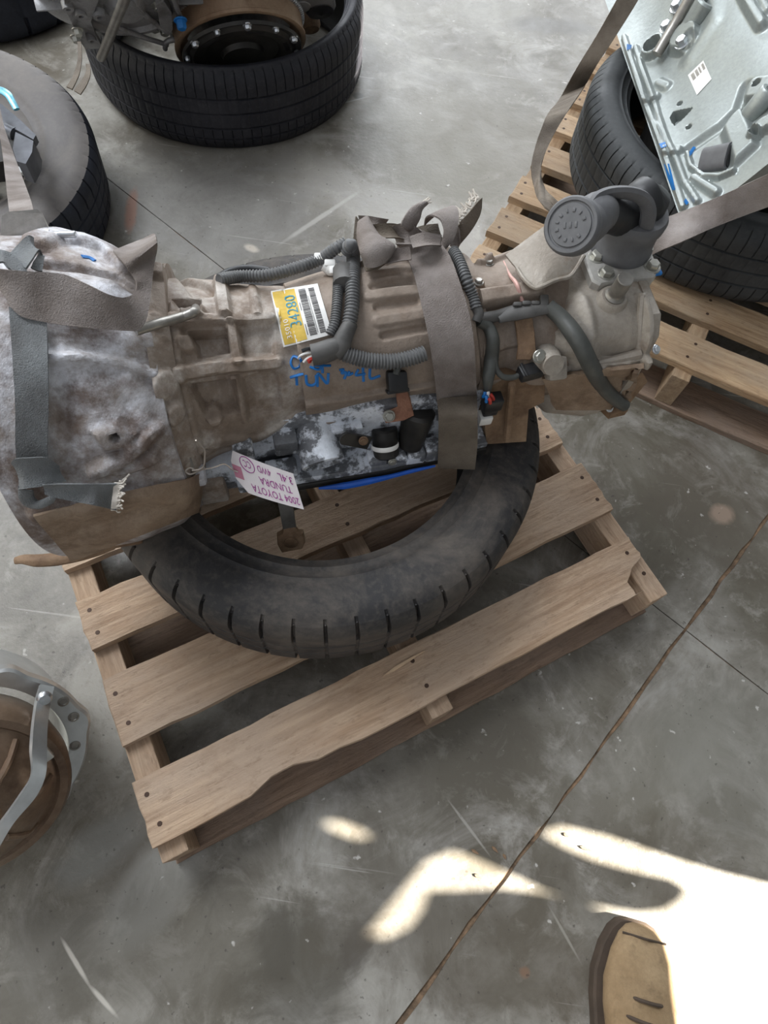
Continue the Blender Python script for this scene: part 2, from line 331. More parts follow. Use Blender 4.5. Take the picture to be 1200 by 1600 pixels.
J1 = nrm(p2-p1); J2 = nrm(q2-q1); J1n = np.array([-J1[1], J1[0]]); J2n = np.array([-J2[1], J2[0]])
if J2n @ J1 < 0: J2n = -J2n
fl = mk('floor', [(-7, -6, -.004), (7, -6, -.004), (7, 8, -.004), (-7, 8, -.004), (-7, -6, -.1), (7, -6, -.1), (7, 8, -.1), (-7, 8, -.1)], [(0, 1, 2, 3), (4, 5, 6, 7), (0, 1, 5, 4), (1, 2, 6, 5), (2, 3, 7, 6), (3, 0, 4, 7)], M['joint'], smooth=False, kind='structure')
A_ = np.stack([J1, -J2], 1); tt = np.linalg.solve(A_, q1-p1); X0 = p1+J1*tt[0]
rs = random.Random(3)
for sa in (-1, 1):
    for sb in (-1, 1):
        D = [X0+J1n*sa*.0028+J2n*sb*.0012]
        e1, e2 = J1*np.sign(J2n@J1)*sb, J2*np.sign(J1n@J2)*sa     # along joint 1 / along joint 2
        n1 = [X0+J1n*sa*(.0034+rs.uniform(-.0024, .003)+.002*math.sin(d*9+sa))+e1*d for d in np.r_[np.linspace(.06, 1.6, 34), 6.3]]
        n2 = [X0+J2n*sb*(.0010+rs.uniform(-.0005, .001))+e2*d for d in np.r_[np.linspace(.06, 2.0, 30), 6.3]]
        far = X0+e1*6.3+e2*6.3
        poly = D+n1+[far]+n2[::-1]
        P0 = np.array([(x, y, -.0036) for x, y in poly]); g = G(); g.add(*prism(P0, (0, 0, .0036)))
        g.mk('slab', M['conc'], fl, smooth=False)
# ------------------------------------------------------------------ unseen sun blocker added on the right, holes shaped to cast the sun patches
def sun_blocker():
    xw = 2.4
    def toW(px, py, z=0):
        p = at(px, py, z); k = (xw-p[0])/SUND[0]; q = p+SUND*k; return Vector((q[1], q[2]))
    main = [(548, 1460), (575, 1428), (610, 1385), (645, 1343), (690, 1325), (730, 1338), (790, 1364), (850, 1392), (920, 1414), (975, 1424), (1015, 1419), (1042, 1402), (1048, 1385), (1020, 1368), (960, 1355), (900, 1338), (850, 1316), (822, 1297), (860, 1287), (950, 1308), (1060, 1345), (1130, 1366), (1240, 1392), (1400, 1420),
            (1500, 1560), (1500, 1900), (880, 1900), (886, 1640), (902, 1520), (930, 1436), (925, 1424), (880, 1403), (830, 1392), (780, 1386), (720, 1389), (665, 1390), (655, 1420), (636, 1446), (600, 1464)]
    ell = [(483, 1283), (505, 1280), (535, 1286), (560, 1295), (578, 1306), (556, 1311), (525, 1304), (500, 1295)]
    def toP(p): q = np.array(p)+SUND*((xw-p[0])/SUND[0]); return Vector((q[1], q[2]))
    tyre = [(-.282, 2.02, .07), (-.282, 2.25, .05), (-.282, 2.25, .22), (-.282, 2.10, .22)]
    holes = [[toW(*p) for p in main], [toW(*p) for p in ell], [toP(p) for p in tyre]]
    bm = bmesh.new(); es = []
    def loop(pts):
        v = [bm.verts.new((p[0], p[1], 0)) for p in pts]
        for a, b in zip(v, v[1:]+v[:1]): es.append(bm.edges.new((a, b)))
    loop([Vector(p) for p in ((-6, -.09), (7, -.09), (7, 7.5), (-6, 7.5))])
    for h in holes: loop(h)
    bmesh.ops.triangle_fill(bm, edges=es, use_beauty=True, use_dissolve=False)
    def inside(p, h):
        c = False
        for i in range(len(h)):
            a, b = h[i], h[i-1]
            if (a[1] > p[1]) != (b[1] > p[1]) and p[0] < (b[0]-a[0])*(p[1]-a[1])/(b[1]-a[1])+a[0]: c = not c
        return c
    kill = [f for f in bm.faces if any(inside(f.calc_center_median(), h) for h in holes)]
    bmesh.ops.delete(bm, geom=kill, context='FACES'); bm.verts.index_update()
    V = [(xw, v.co.x, v.co.y) for v in bm.verts]; F = [[v.index for v in f.verts] for f in bm.faces]; n = len(V)
    bnd = [(e.verts[0].index, e.verts[1].index) for e in bm.edges if len(e.link_faces) == 1]; bm.free()
    V2 = V+[(x+.03, y, z) for x, y, z in V]; F2 = F+[[i+n for i in f[::-1]] for f in F]+[(a, b, b+n, a+n) for a, b in bnd]
    mk('sun_blocker_right', V2, F2, M['shell'], smooth=False, kind='structure')
sun_blocker()
for nm, c_, sx_, sy_ in (('wall_back', (-2, 8.02, 1.6), 9.0, .06), ('wall_left', (-6.9, 1, 1.6), .06, 14.0)):
    V, F = rbox(c_, (1, 0, 0), (0, 1, 0), (0, 0, 1), sx_, sy_, 3.2, 0); mk(nm, V, F, M['shell'], smooth=False, kind='structure')
# ------------------------------------------------------------------ pallets
def local_obj(name, V, F, m, parent, loc, rotz, smooth=True, **k):
    """child with its own local axes (X along the piece) so that grain follows it"""
    me = bpy.data.meshes.new(name); me.from_pydata([tuple(v) for v in V], [], [list(map(int, f)) for f in F]); me.update()
    bm = bmesh.new(); bm.from_mesh(me); bmesh.ops.recalc_face_normals(bm, faces=bm.faces[:]); bm.to_mesh(me); bm.free()
    o = bpy.data.objects.new(name, me); COL.objects.link(o); o.parent = parent; o.location = loc; o.rotation_euler = (0, 0, rotz)
    WM[o.name] = WM[parent.name] @ Matrix.Translation(Vector(loc)) @ Matrix.Rotation(rotz, 4, 'Z')
    if m: me.materials.append(m)
    return setp(o, **k)
def board_outline(L, w, rnd, jag=.0016, front=None, right=None):
    """outline (x along, y across); optional chip functions on front edge / right end"""
    xs = np.linspace(0, L, 26)
    lo = [(x, rnd.uniform(-jag, jag)+(front(x) if front else 0)) for x in xs[1:-1]]
    hi = [(x, w+rnd.uniform(-jag, jag)) for x in xs[1:-1]][::-1]
    le = [(rnd.uniform(-.002, .002), y) for y in np.linspace(w, 0, 6)]
    ri = [(L+rnd.uniform(-.002, .002)-(right(y/w) if right else 0), y) for y in np.linspace(0, w, 12)]
    return lo+ri+hi+le
def board(name, L, w, th, m, parent, loc, rotz, rnd, bev=.0022, **k):
    P = [(x, y, 0) for x, y in board_outline(L, w, rnd, **k)]
    V, F = prism(P, (0, 0, th), bev); return local_obj(name, V, F, m, parent, loc, rotz)
def pallet(o3, yaw, L, D, H, tops, bots, mt, ml, label, name='pallet', specials={}, seed=1, nails=True):
    rnd = random.Random(seed); p = empty(name, (o3[0], o3[1], 0), yaw, label, 'pallet', 'wooden pallets on the concrete floor')
    tb, ts, bb = .019, H-.019-.016, .016
    for i, (y0, y1) in enumerate(tops):
        b = board('board', L+rnd.uniform(-.006, .006), y1-y0, tb, mt, p, (rnd.uniform(-.003, .003), y0, H-tb), rnd.uniform(-.004, .004), rnd, **specials.get(i, {}))
        if nails:
            for xx in (.02, L/2, L-.022):
                for fy in (.27, .74):
                    V, F = cyl((xx+rnd.uniform(-.006, .006), (y1-y0)*fy, tb-.0015), (0, 0, 1), .0042, .0022, 8, .0005)
                    local_obj('nail', V, F, M['nail'], b, (0, 0, 0), 0)
    for x in (0, L/2-.019, L-.038):
        V, F = rbox((D/2-.013, .0215, ts/2), (1, 0, 0), (0, 1, 0), (0, 0, 1), D+.026, .043, ts, .002)
        local_obj('stringer', V, F, mt, p, (x+.043, 0, bb), math.pi/2)
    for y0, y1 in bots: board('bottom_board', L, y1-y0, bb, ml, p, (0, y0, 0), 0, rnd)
    return p
def chip_front(x):
    a = .012*math.exp(-((x-.245)/.022)**2)+(.016*(1-(x-.19)/.06) if .19 < x < .25 else 0)+(.004 if .25 < x < .33 else 0)
    return a
def broken(v):    # right end of the front board, v = 0 front .. 1 back
    return .058 if v < .32 else (.058-.014*math.sin(v*40) if v < .42 else (.032 if v < .52 else (.004 if v < .62 else 0)))
PO = (-.2776, -.0848); PY = math.radians(34.7066); PH = .130
tops = [(0, .106), (.166, .285), (.344, .442), (.509, .617), (.684, .79), (.852, .955)]
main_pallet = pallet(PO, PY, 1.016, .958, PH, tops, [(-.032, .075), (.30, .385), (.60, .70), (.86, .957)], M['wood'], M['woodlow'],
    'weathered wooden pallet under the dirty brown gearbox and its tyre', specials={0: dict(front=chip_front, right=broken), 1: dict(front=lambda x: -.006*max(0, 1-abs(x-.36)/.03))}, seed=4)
# second pallet, behind on the right
RA, RB = at(1025, 550, .13), at(1200, 625, .13); RL = at(783, 329, .13)
RY = math.atan2(*(RB-RA)[[1, 0]]); ra = np.array([math.cos(RY), math.sin(RY)]); rb_ = np.array([-ra[1], ra[0]])
ro = RA[:2]+ra*((RL[:2]-RA[:2])@ra)
W_ = [float((at(*q, .13)[:2]-ro)@rb_) for q in ((1025, 550), (1025, 497), (1030, 472))]
print('right pallet yaw', math.degrees(RY), 'origin', ro, W_)
r_tops = [(W_[0], W_[1]), (W_[2], W_[2]+.10), (W_[2]+.15, W_[2]+.245), (W_[2]+.31, W_[2]+.40), (W_[2]+.47, W_[2]+.56), (W_[2]+.62, W_[2]+.72), (W_[2]+.79, W_[2]+.89), (W_[2]+.95, W_[2]+1.06)]
r_tops = [(a-W_[0], b-W_[0]) for a, b in r_tops]; ro = ro+rb_*W_[0]
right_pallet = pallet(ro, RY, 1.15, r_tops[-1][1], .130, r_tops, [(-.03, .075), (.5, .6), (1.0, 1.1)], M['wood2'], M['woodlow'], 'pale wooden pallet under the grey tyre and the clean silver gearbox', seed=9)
# ------------------------------------------------------------------ tyres
def tyre(name, c, R, w, rin, m, label, ms=None, tilt=(0, 0), pitches=64, grooves=(.25, .5, .75), sipe=.0035, gd=.005, sw=.02, seed=0):
    """tyre lying flat, base at c; profile goes bead - top sidewall - tread - bottom sidewall - bead"""
    t = empty(name, c, 0, label, 'tyre', 'old tyres lying on their sides')
    ms = ms or m; ax = nrm(np.array([tilt[0], tilt[1], 1.])); cc = np.asarray(c, float)
    def half(sgn):     # sidewall profile from bead to shoulder, h measured from mid plane
        hb, pts = w*.36, []
        for u in np.linspace(0, 1, 22):
            r = rin+(R*.965-rin)*u; h = hb+(w*.5-hb)*math.sin(min(1, u*1.55)*math.pi/2)-max(0, u-.75)**2*w*.9
            if .10 < u < .16: h += .004
            if .62 < u < .66: h += .005
            if .30 < u < .34: h += .003
            pts.append((r, sgn*h))
        return pts
    up, dn = half(1), half(-1)
    def build(prof, mat, nm, sip=None):
        n = pitches*6; X, Y, Z = frame(ax, (1, 0, 0)); A = []
        for k in range(pitches): A += [(k+f)*2*math.pi/pitches for f in (0, .04, .10, .14, .42, .72)]
        A = np.array(A); C = np.cos(A)[:, None]*X+np.sin(A)[:, None]*Y; deep = np.tile([0, 1, 1, 0, 0, 0], pitches); V = []
        base = cc+Z*(w/2)
        for r, h, s in prof: V.append(base+Z*h+(r-s*sipe*deep)[:, None]*C)
        V = np.concatenate(V); F = [(i*n+j, i*n+(j+1) % n, (i+1)*n+(j+1) % n, (i+1)*n+j) for i in range(len(prof)-1) for j in range(n)]
        return mk(nm, V, F, mat, t, sharp=50)
    # tread with rounded shoulder; grooves recessed
    pr = []; h0 = up[-1][1]; r0 = up[-1][0]
    hs = np.linspace(h0, -h0, 90)
    for h in hs:
        u = abs(h)/h0; r = R-(R-r0)*max(0, (u-.62)/.38)**2.2; s = 1.0 if .45 < u < .99 else .25
        v = (h0-h)/(2*h0)
        if any(abs(v-g_) < .012 for g_ in grooves): r -= gd; s = 0
        pr.append((r, h, s))
    build(pr, m, 'tread', True)
    build([(r, h, .6 if i > 19 else 0) for i, (r, h) in enumerate(up)], ms, 'sidewall'); build([(r, h, 0) for r, h in dn], ms, 'sidewall')
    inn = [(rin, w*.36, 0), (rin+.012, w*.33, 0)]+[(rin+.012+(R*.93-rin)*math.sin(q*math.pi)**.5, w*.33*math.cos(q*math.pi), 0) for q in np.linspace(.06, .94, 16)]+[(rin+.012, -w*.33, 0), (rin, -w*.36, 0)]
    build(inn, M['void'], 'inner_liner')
    return t
main_tyre = tyre('tyre', (-.138, .632, .131), .402, .20, .272, M['rub'], 'worn tyre lying on the weathered pallet under the dirty brown gearbox', pitches=50, grooves=(.40, .62), sipe=.010, gd=.004)
top_tyre = tyre('tyre', (-.70, 2.105, 0), .42, .228, .362, M['rubtop'], 'black tyre on the floor holding the engine with the toothed ring', pitches=96, grooves=(.30, .5, .7, .86))
left_tyre = tyre('tyre', (-1.215, 1.295, .02), .372, .21, .215, M['rubnavy'], 'dusty tyre at the left edge, wide grey sidewall, crossed by a strap', M['rubdust'], tilt=(.10, -.08), pitches=60, grooves=(.33, .52, .71))
right_tyre = tyre('tyre', (.775, 1.665, .131), .425, .21, .32, M['rubgrey'], 'grey tyre on the pale pallet under the clean silver gearbox', pitches=90, grooves=(.30, .5, .7))
corner_tyre = tyre('tyre', (-1.62, 2.36, 0), .40, .22, .25, M['rubnavy'], 'dark bluish tyre cut off by the top left corner', pitches=24, grooves=(.4,), sipe=.012)
# ------------------------------------------------------------------ the gearbox: cast shells as height fields round its axis
TY = math.radians(20.07); AX = np.array([math.cos(TY), math.sin(TY), 0]); VW = np.array([AX[1], -AX[0], 0]); ZU = np.array([0, 0, 1.])
A0 = np.array([-.537, .498, .48])
ZMIN = .337
def tab(*rows):
    a = np.array(rows, float)
    def f(s, th):
        w = .5-.5*np.cos(th+math.radians(50)); rt = np.interp(s, a[:, 0], a[:, 1]); rb = np.interp(s, a[:, 0], a[:, 2]); return rt+(rb-rt)*w
    return f
def boxy(rows, n=3.6):
    a = np.array(rows, float)
    def f(s, th):
        h, wv, hb, wa = [np.interp(s, a[:, 0], a[:, i]) for i in range(1, 5)]
        c, q = np.cos(th), np.sin(th); H = np.where(c > 0, h, hb); Wd = np.where(q > 0, wv, wa)
        return ((np.abs(c)/H)**n+(np.abs(q)/Wd)**n)**(-1/n)
    return f
SH = []
class Shell:
    def __init__(s, name, s0, s1, base, m): s.name, s.s0, s.s1, s.base, s.m, s.feats = name, s0, s1, base, m, []; SH.append(s)
    def r(s, S, TH, feats=True):
        R = s.base(S, TH)
        if feats:
            for f in s.feats: R = R+f(S, TH)
        return R
def ray(px, py):
    d = CF+CR*(px-600)/FPX-CU*(py-800)/FPX; return d/np.linalg.norm(d)
def cylc(P):
    D = P-A0; q, z = D@VW, D[..., 2]; return D@AX, np.arctan2(q, z), np.hypot(q, z)
def inside(P, feats=True):
    S, TH, RHO = cylc(P); ok = np.zeros(S.shape, bool)
    for sh in SH:
        k = (S >= sh.s0) & (S <= sh.s1)
        if k.any(): ok[k] |= RHO[k] < sh.r(S[k], TH[k], feats)
    return ok
def hit(px, py, feats=True):
    d = ray(px, py); T = np.linspace(.40, 1.45, 360); k = inside(CAMP+T[:, None]*d, feats)
    if not k.any(): return None
    i = int(np.argmax(k)); a, b = T[max(i-1, 0)], T[i]
    for _ in range(9):
        c = (a+b)/2
        if inside((CAMP+c*d)[None], feats)[0]: b = c
        else: a = c
    return CAMP+b*d
def Pt(px, py, off=0.0, z=None):
    """pixel -> point on the gearbox surface lifted 'off' towards the viewer, or at height z"""
    if z is not None: return at(px, py, z)
    for e in range(0, 40, 4):
        for sx, sy in ((0, 1), (0, -1), (1, 0), (-1, 0)):
            h = hit(px+sx*e, py+sy*e)
            if h is not None:
                t = (h-CAMP)@ray(px+sx*e, py+sy*e); return CAMP+ray(px, py)*(t-off)
    return at(px, py, .55)
def atq(px, py, q):
    """pixel -> point on the vertical plane lying q in front of the axis"""
    d = ray(px, py); t = (q-(CAMP-A0)@VW)/(d@VW); return CAMP+t*d
def su(px, py):
    h = hit(px, py, False)
    if h is None: h = Pt(px, py)
    S, TH, RHO = cylc(h); return float(S), float(TH), float(RHO)
def ss(x): x = np.clip(x, 0, 1); return x*x*(3-2*x)
def f_seg(pts, w, h, soft=.006):
    q = [su(*p) for p in pts]; rr = np.mean([x[2] for x in q]); Q = np.array([(a, b*rr) for a, b, _ in q])
    def f(S, TH):
        p = np.stack([S, TH*rr], -1); D = np.full(S.shape, 9.)
        for a, b in zip(Q, Q[1:]):
            e = b-a; t = np.clip(((p-a)@e)/(e@e+1e-12), 0, 1); D = np.minimum(D, np.linalg.norm(p-a-t[..., None]*e, axis=-1))
        return h*ss((w/2+soft/2-D)/soft)
    return f
def f_poly(pts, h, soft=.006):
    q = [su(*p) for p in pts]; rr = np.mean([x[2] for x in q]); Q = np.array([(a, b*rr) for a, b, _ in q])
    def f(S, TH):
        x, y = S, TH*rr; D = np.full(S.shape, 9.); c = np.zeros(S.shape, bool); p = np.stack([x, y], -1)
        for i in range(len(Q)):
            a, b = Q[i], Q[i-1]; e = b-a; t = np.clip(((p-a)@e)/(e@e+1e-12), 0, 1)
            D = np.minimum(D, np.linalg.norm(p-a-t[..., None]*e, axis=-1))
            k = ((a[1] > y) != (b[1] > y)) & (x < (b[0]-a[0])*(y-a[1])/(b[1]-a[1]+1e-12)+a[0]); c ^= k
        D = np.where(c, D, -D); return h*ss((D+soft/2)/soft)
    return f
def lumps(amp, k1, k2, ph):
    return lambda S, TH: amp*(np.sin(S*k1+ph)*np.cos(TH*k2+ph*2)+.5*np.sin(S*k1*2.3+TH*k2*1.7+ph))
bell = Shell('bell_housing', .005, .206, tab((-.04, .206, .254), (.03, .206, .254), (.06, .200, .252), (.13, .18, .246), (.176, .154, .232), (.207, .138, .212)), M['bell'])
flng = Shell('joint_flange', .198, .226, tab((.19, .150, .226), (.23, .146, .150)), M['case'])
main = Shell('main_case', .222, .388, tab((.22, .128, .150), (.257, .122, .136), (.385, .096, .104)), M['case'])
cover = Shell('gear_casing', .386, .662, tab((.386, .101, .110), (.42, .108, .108), (.515, .124, .100), (.60, .128, .102), (.66, .118, .102)), M['cover'])
neck = Shell('adapter_housing', .655, .80, tab((.655, .104, .112), (.70, .098, .104), (.80, .112, .125)), M['cover'])
tcase = Shell('transfer_case', .765, .905, boxy(((.765, .085, .095, .10, .10), (.80, .115, .125, .13, .115), (.86, .125, .140, .14, .115), (.885, .125, .138, .14, .085), (.900, .12, .132, .135, .08), (.905, .11, .125, .13, .075)), 4.5), M['transfer'])
bell.feats += [lumps(.0022, 38, 5, .3),
    f_seg([(58, 385), (100, 376), (140, 382), (178, 400), (205, 428)], .030, .014, .012), f_seg([(66, 412), (130, 418), (180, 434), (212, 455)], .012, -.010, .010),
    f_seg([(78, 560), (140, 560), (200, 569), (240, 585)], .011, .007), f_poly([(80, 566), (200, 574), (243, 590), (250, 655), (190, 645), (120, 660), (84, 680)], -.005, .02),
    f_poly([(143, 672), (183, 660), (214, 674), (206, 696), (165, 702)], .012, .012), f_seg([(180, 679), (180.5, 679)], .008, -.02, .003),
    f_seg([(148, 737), (198, 713), (246, 668)], .016, .013, .010), f_poly([(178, 742), (246, 694), (249, 716), (205, 738)], .008, .008),
    f_poly([(84, 590), (110, 600), (112, 700), (88, 690)], -.008, .03), f_seg([(60, 800), (140, 790), (230, 765), (300, 742)], .022, .010, .010),
    f_poly([(100, 805), (240, 770), (238, 800), (120, 835)], -.008, .016), f_seg([(88, 470), (150, 500), (215, 530)], .03, .006, .03), f_seg([(205, 590), (225, 620), (228, 660)], .02, .006, .02)]
flng.feats += [f_seg([(246, 425), (247, 428)], .03, .010, .01), f_seg([(262, 598), (263, 602)], .03, .010, .008), f_seg([(276, 640), (278, 648)], .02, .012, .008), f_seg([(243, 500), (244, 503)], .02, .008, .008)]
main.feats += [lumps(.0015, 60, 6, 1.0),
    f_seg([(268, 505), (300, 503), (425, 500)], .014, .012), f_seg([(272, 588), (330, 574), (432, 566)], .018, .014), f_seg([(345, 442), (352, 492)], .018, .011), f_seg([(362, 512), (372, 560)], .014, .012),
    f_seg([(395, 450), (402, 492)], .012, .005), f_poly([(296, 520), (355, 517), (360, 551), (312, 558)], -.022, .006), f_poly([(298, 602), (366, 594), (374, 642), (324, 652)], -.020, .006),
    f_poly([(270, 434), (332, 446), (336, 462), (300, 462)], -.012, .008), f_seg([(293, 538), (294, 540)], .020, .012, .006), f_seg([(334, 648), (335, 650)], .020, .012, .006),
    f_poly([(375, 515), (425, 512), (428, 555), (380, 556)], -.008, .008), f_poly([(380, 590), (432, 580), (440, 640), (388, 655)], -.008, .008), f_seg([(365, 590), (385, 655)], .012, .006),
    f_seg([(275, 480), (276, 560), (290, 640), (310, 700)], .016, .009, .008), f_seg([(300, 485), (302, 487)], .03, .010, .008), f_poly([(272, 470), (312, 468), (314, 488), (280, 492)], -.014, .006),
    f_seg([(330, 690), (400, 683), (455, 655)], .02, .006, .008)]
cover.feats += [lumps(.0010, 30, 5, 2.0),
    f_seg([(583, 447), (645, 438)], .010, -.006), f_seg([(590, 480), (650, 470)], .010, -.006), f_seg([(600, 525), (668, 512)], .010, -.006), f_seg([(580, 428), (640, 420)], .012, .006), f_seg([(576, 464), (655, 454)], .016, .005),
    f_seg([(592, 502), (660, 491)], .016, .004), f_seg([(560, 416), (640, 407)], .008, .006), f_seg([(430, 640), (540, 622), (680, 600)], .010, .007), f_seg([(450, 662), (560, 640), (690, 618)], .012, .012, .006),
    f_seg([(418, 470), (440, 560), (455, 640)], .008, .004), f_seg([(700, 400), (715, 450), (728, 520), (735, 590)], .03, .010, .006)]
neck.feats += [lumps(.001, 40, 5, .5), f_seg([(745, 468), (800, 462), (832, 457)], .026, .020, .012), f_seg([(764, 412), (765, 413)], .012, .008, .004), f_seg([(748, 440), (749, 441)], .018, .012, .005),
    f_seg([(750, 402), (800, 392)], .012, .008), f_poly([(750, 560), (830, 540), (840, 580), (760, 600)], -.010, .012)]
tcase.feats += [lumps(.0012, 30, 5, 1.5), f_seg([(905, 470), (915, 540), (935, 600)], .02, .010, .014), f_seg([(999, 465), (996, 558)], .012, .016, .006), f_seg([(936, 566), (1002, 553)], .016, .018, .006),
    f_poly([(930, 590), (990, 570), (985, 600), (940, 620)], -.008, .01), f_seg([(838, 560), (870, 570), (880, 590)], .02, .010, .012), f_seg([(800, 545), (850, 530), (880, 540)], .03, .008, .02)]
gb = empty('gearbox', tuple(A0+AX*.48-ZU*.145), TY, 'dirty brown gearbox lying across the central tyre, with a yellow and white sticker', 'gearbox')
def shell_mesh(sh, ds=.0021, label=None):
    ns = max(6, int((sh.s1-sh.s0)/ds)); S = np.linspace(sh.s0, sh.s1, ns)
    TH = np.radians(np.r_[np.arange(-80, 150, .85), np.arange(150, 280, 3.0)]); n = len(TH)
    SS, TT = np.meshgrid(S, TH, indexing='ij'); R = sh.r(SS, TT)
    P = A0+SS[..., None]*AX+(R*np.sin(TT))[..., None]*VW+(R*np.cos(TT))[..., None]*ZU
    P[..., 2] = np.maximum(P[..., 2], ZMIN)
    V = np.concatenate([P.reshape(-1, 3), (A0+sh.s0*AX)[None], (A0+sh.s1*AX)[None]]); F = []
    for i in range(ns-1):
        for j in range(n): k = (j+1) % n; F.append((i*n+j, i*n+k, (i+1)*n+k, (i+1)*n+j))
    c0, c1 = ns*n, ns*n+1
    for j in range(n): k = (j+1) % n; F.append((c0, k, j)); F.append((c1, (ns-1)*n+j, (ns-1)*n+k))
    return mk(sh.name, V, F, sh.m, gb, sharp=42, label=label)
for sh in SH: shell_mesh(sh)
def patch(name, quad, m, parent, nu=14, nv=14, off=.0012, label=None, uvfun=None):
    """thin sheet conforming to the gearbox surface; quad = pixel corners (u0v0, u1v0, u1v1, u0v1)"""
    return sheetmap(quad, off)[1](name, m, parent, nu, nv, label)
def quadpx(quad, u, v):
    q = np.asarray(quad, float); return q[0]*(1-u)*(1-v)+q[1]*u*(1-v)+q[2]*u*v+q[3]*(1-u)*v
def sheetmap(quad, off, N=13):
    gridp = np.array([[Pt(*quadpx(quad, i/(N-1), j/(N-1)), 0) for j in range(N)] for i in range(N)])
    def mp(u, v, o=0):
        x, y = min(max(u, 0), 1)*(N-1), min(max(v, 0), 1)*(N-1); i, j = min(int(x), N-2), min(int(y), N-2); a, b = x-i, y-j
        p = gridp[i, j]*(1-a)*(1-b)+gridp[i+1, j]*a*(1-b)+gridp[i+1, j+1]*a*b+gridp[i, j+1]*(1-a)*b
        return p+nrm(CAMP-p)*0+nrm(np.cross(gridp[i+1, j]-gridp[i, j], gridp[i, j+1]-gridp[i, j]))*SGN*(off+o)
    nn = np.cross(gridp[1, 0]-gridp[0, 0], gridp[0, 1]-gridp[0, 0]); SGN = 1 if nn @ (CAMP-gridp[0, 0]) > 0 else -1
    def build(name, m, parent, nu=14, nv=14, label=None):
        T = [mp(i/(nu-1), j/(nv-1)) for i in range(nu) for j in range(nv)]; B = [mp(i/(nu-1), j/(nv-1), -off*.9) for i in range(nu) for j in range(nv)]
        V = np.array(T+B); k = nu*nv; F = []
        for i in range(nu-1):
            for j in range(nv-1): q = (i*nv+j, (i+1)*nv+j, (i+1)*nv+j+1, i*nv+j+1); F.append(q); F.append(tuple(x+k for x in q[::-1]))
        rim = [i*nv for i in range(nu)]+[(nu-1)*nv+j for j in range(1, nv)]+[i*nv+nv-1 for i in range(nu-2, -1, -1)]+[j for j in range(nv-2, 0, -1)]
        for a, b in zip(rim, rim[1:]+rim[:1]): F.append((a, b, b+k, a+k))
        return mk(name, V, F, m, parent, sharp=50, label=label)
    return mp, build
def flat_on(mp, polys, name, m, parent, o=.0004, label=None):
    """polygons in (u, v) laid on a mapped sheet"""
    g = G()
    for P in polys:
        if len(P) == 4:
            nu, nv = (max(2, int(abs(P[2][k]-P[0][k])/.08)+2) for k in (0, 1)); q = np.asarray(P, float)
            W = [q[0]*(1-a)*(1-b)+q[1]*a*(1-b)+q[2]*a*b+q[3]*(1-a)*b for a in np.linspace(0, 1, nu) for b in np.linspace(0, 1, nv)]
            g.add([mp(u, v, o) for u, v in W], [(i*nv+j, (i+1)*nv+j, (i+1)*nv+j+1, i*nv+j+1) for i in range(nu-1) for j in range(nv-1)])
        else: g.add([mp(u, v, o) for u, v in P], [list(range(len(P)))])
    return g.mk(name, m, parent, smooth=False, label=label)
def text_on(mp, s, name, m, parent, u0, u1, v0, v1, rot=0, o=.0009, label=None, flip=False, shear=0):
    """text fitted in the (u, v) box; rot in quarter turns"""
    V, F = textmesh(s); x = (V[:, 0]-V[:, 0].min())/np.ptp(V[:, 0]); y = (V[:, 1]-V[:, 1].min())/np.ptp(V[:, 1])
    for _ in range(rot % 4): x, y = 1-y, x
    return mk(name, [mp(u0+(u1-u0)*a, v0+(v1-v0)*b, o) for a, b in zip(x, y)], F, m, parent, smooth=False, label=label)
# sticker: u runs across (yellow to bar codes), v from its lower edge upwards in the photo
mp, build = sheetmap([(443, 543), (519, 523), (497, 446), (423, 458)], .0034)
stk = build('sticker', M['white'], gb, label='yellow and white sticker with bar codes')
flat_on(mp, [[(.02, .03), (.5, .03), (.5, .97), (.02, .97)]], 'yellow_field', M['yellow'], stk, .0003)
text_on(mp, '34280', 'number_print', M['blueink'], stk, .27, .47, .30, .86, 1)
text_on(mp, '35010', 'small_print', M['white'], stk, .10, .20, .12, .46, 1)
bars = []; rb2 = random.Random(5)
for u0, u1 in ((.57, .72), (.78, .90)):
    v = .08
    while v < .93:
        w = rb2.choice((.006, .010, .016)); bars.append([(u0, v), (u1, v), (u1, v+w), (u0, v+w)]); v += w+rb2.choice((.006, .010))
flat_on(mp, bars, 'barcode', M['darkink'], stk)
flat_on(mp, [[(.525, .1), (.54, .1), (.54, .3), (.525, .3)], [(.53, .55), (.545, .55), (.545, .7), (.53, .7)], [(.735, .1), (.745, .1), (.745, .8), (.735, .8)]], 'fine_print', M['darkink'], stk)
# blue marker writing on the casing
def pen(name, strokes, m, parent, r=.0023, off=.0004):
    g = G()
    for s in strokes:
        P = [Pt(x, y, off) for x, y in s]; g.add(*tube(P, r, max(6, 5*len(P)), 6, flat=.6))
    return g.mk(name, m, parent)
pen('marker_writing', [
    [(470, 561), (458, 557), (454, 567), (459, 576), (468, 573), (471, 562)], [(484, 573), (498, 577), (503, 571)], [(490, 571), (517, 571)], [(503, 560), (504, 583)],
    [(453, 590), (474, 584)], [(463, 587), (464, 602)], [(478, 586), (480, 600), (488, 602), (494, 598), (494, 586)], [(496, 604), (497, 584), (511, 599), (513, 583)],
    [(530, 578), (537, 577), (534, 583), (541, 582), (538, 592)], [(546, 580), (544, 586), (552, 583)], [(560, 577), (556, 586), (571, 584)], [(567, 574), (568, 596)], [(578, 574), (579, 591), (594, 587)]], M['bluepaint'], gb)
pen('marker_dab', [[(128, 401), (140, 403), (148, 408)]], M['bluepaint'], gb, .0035)
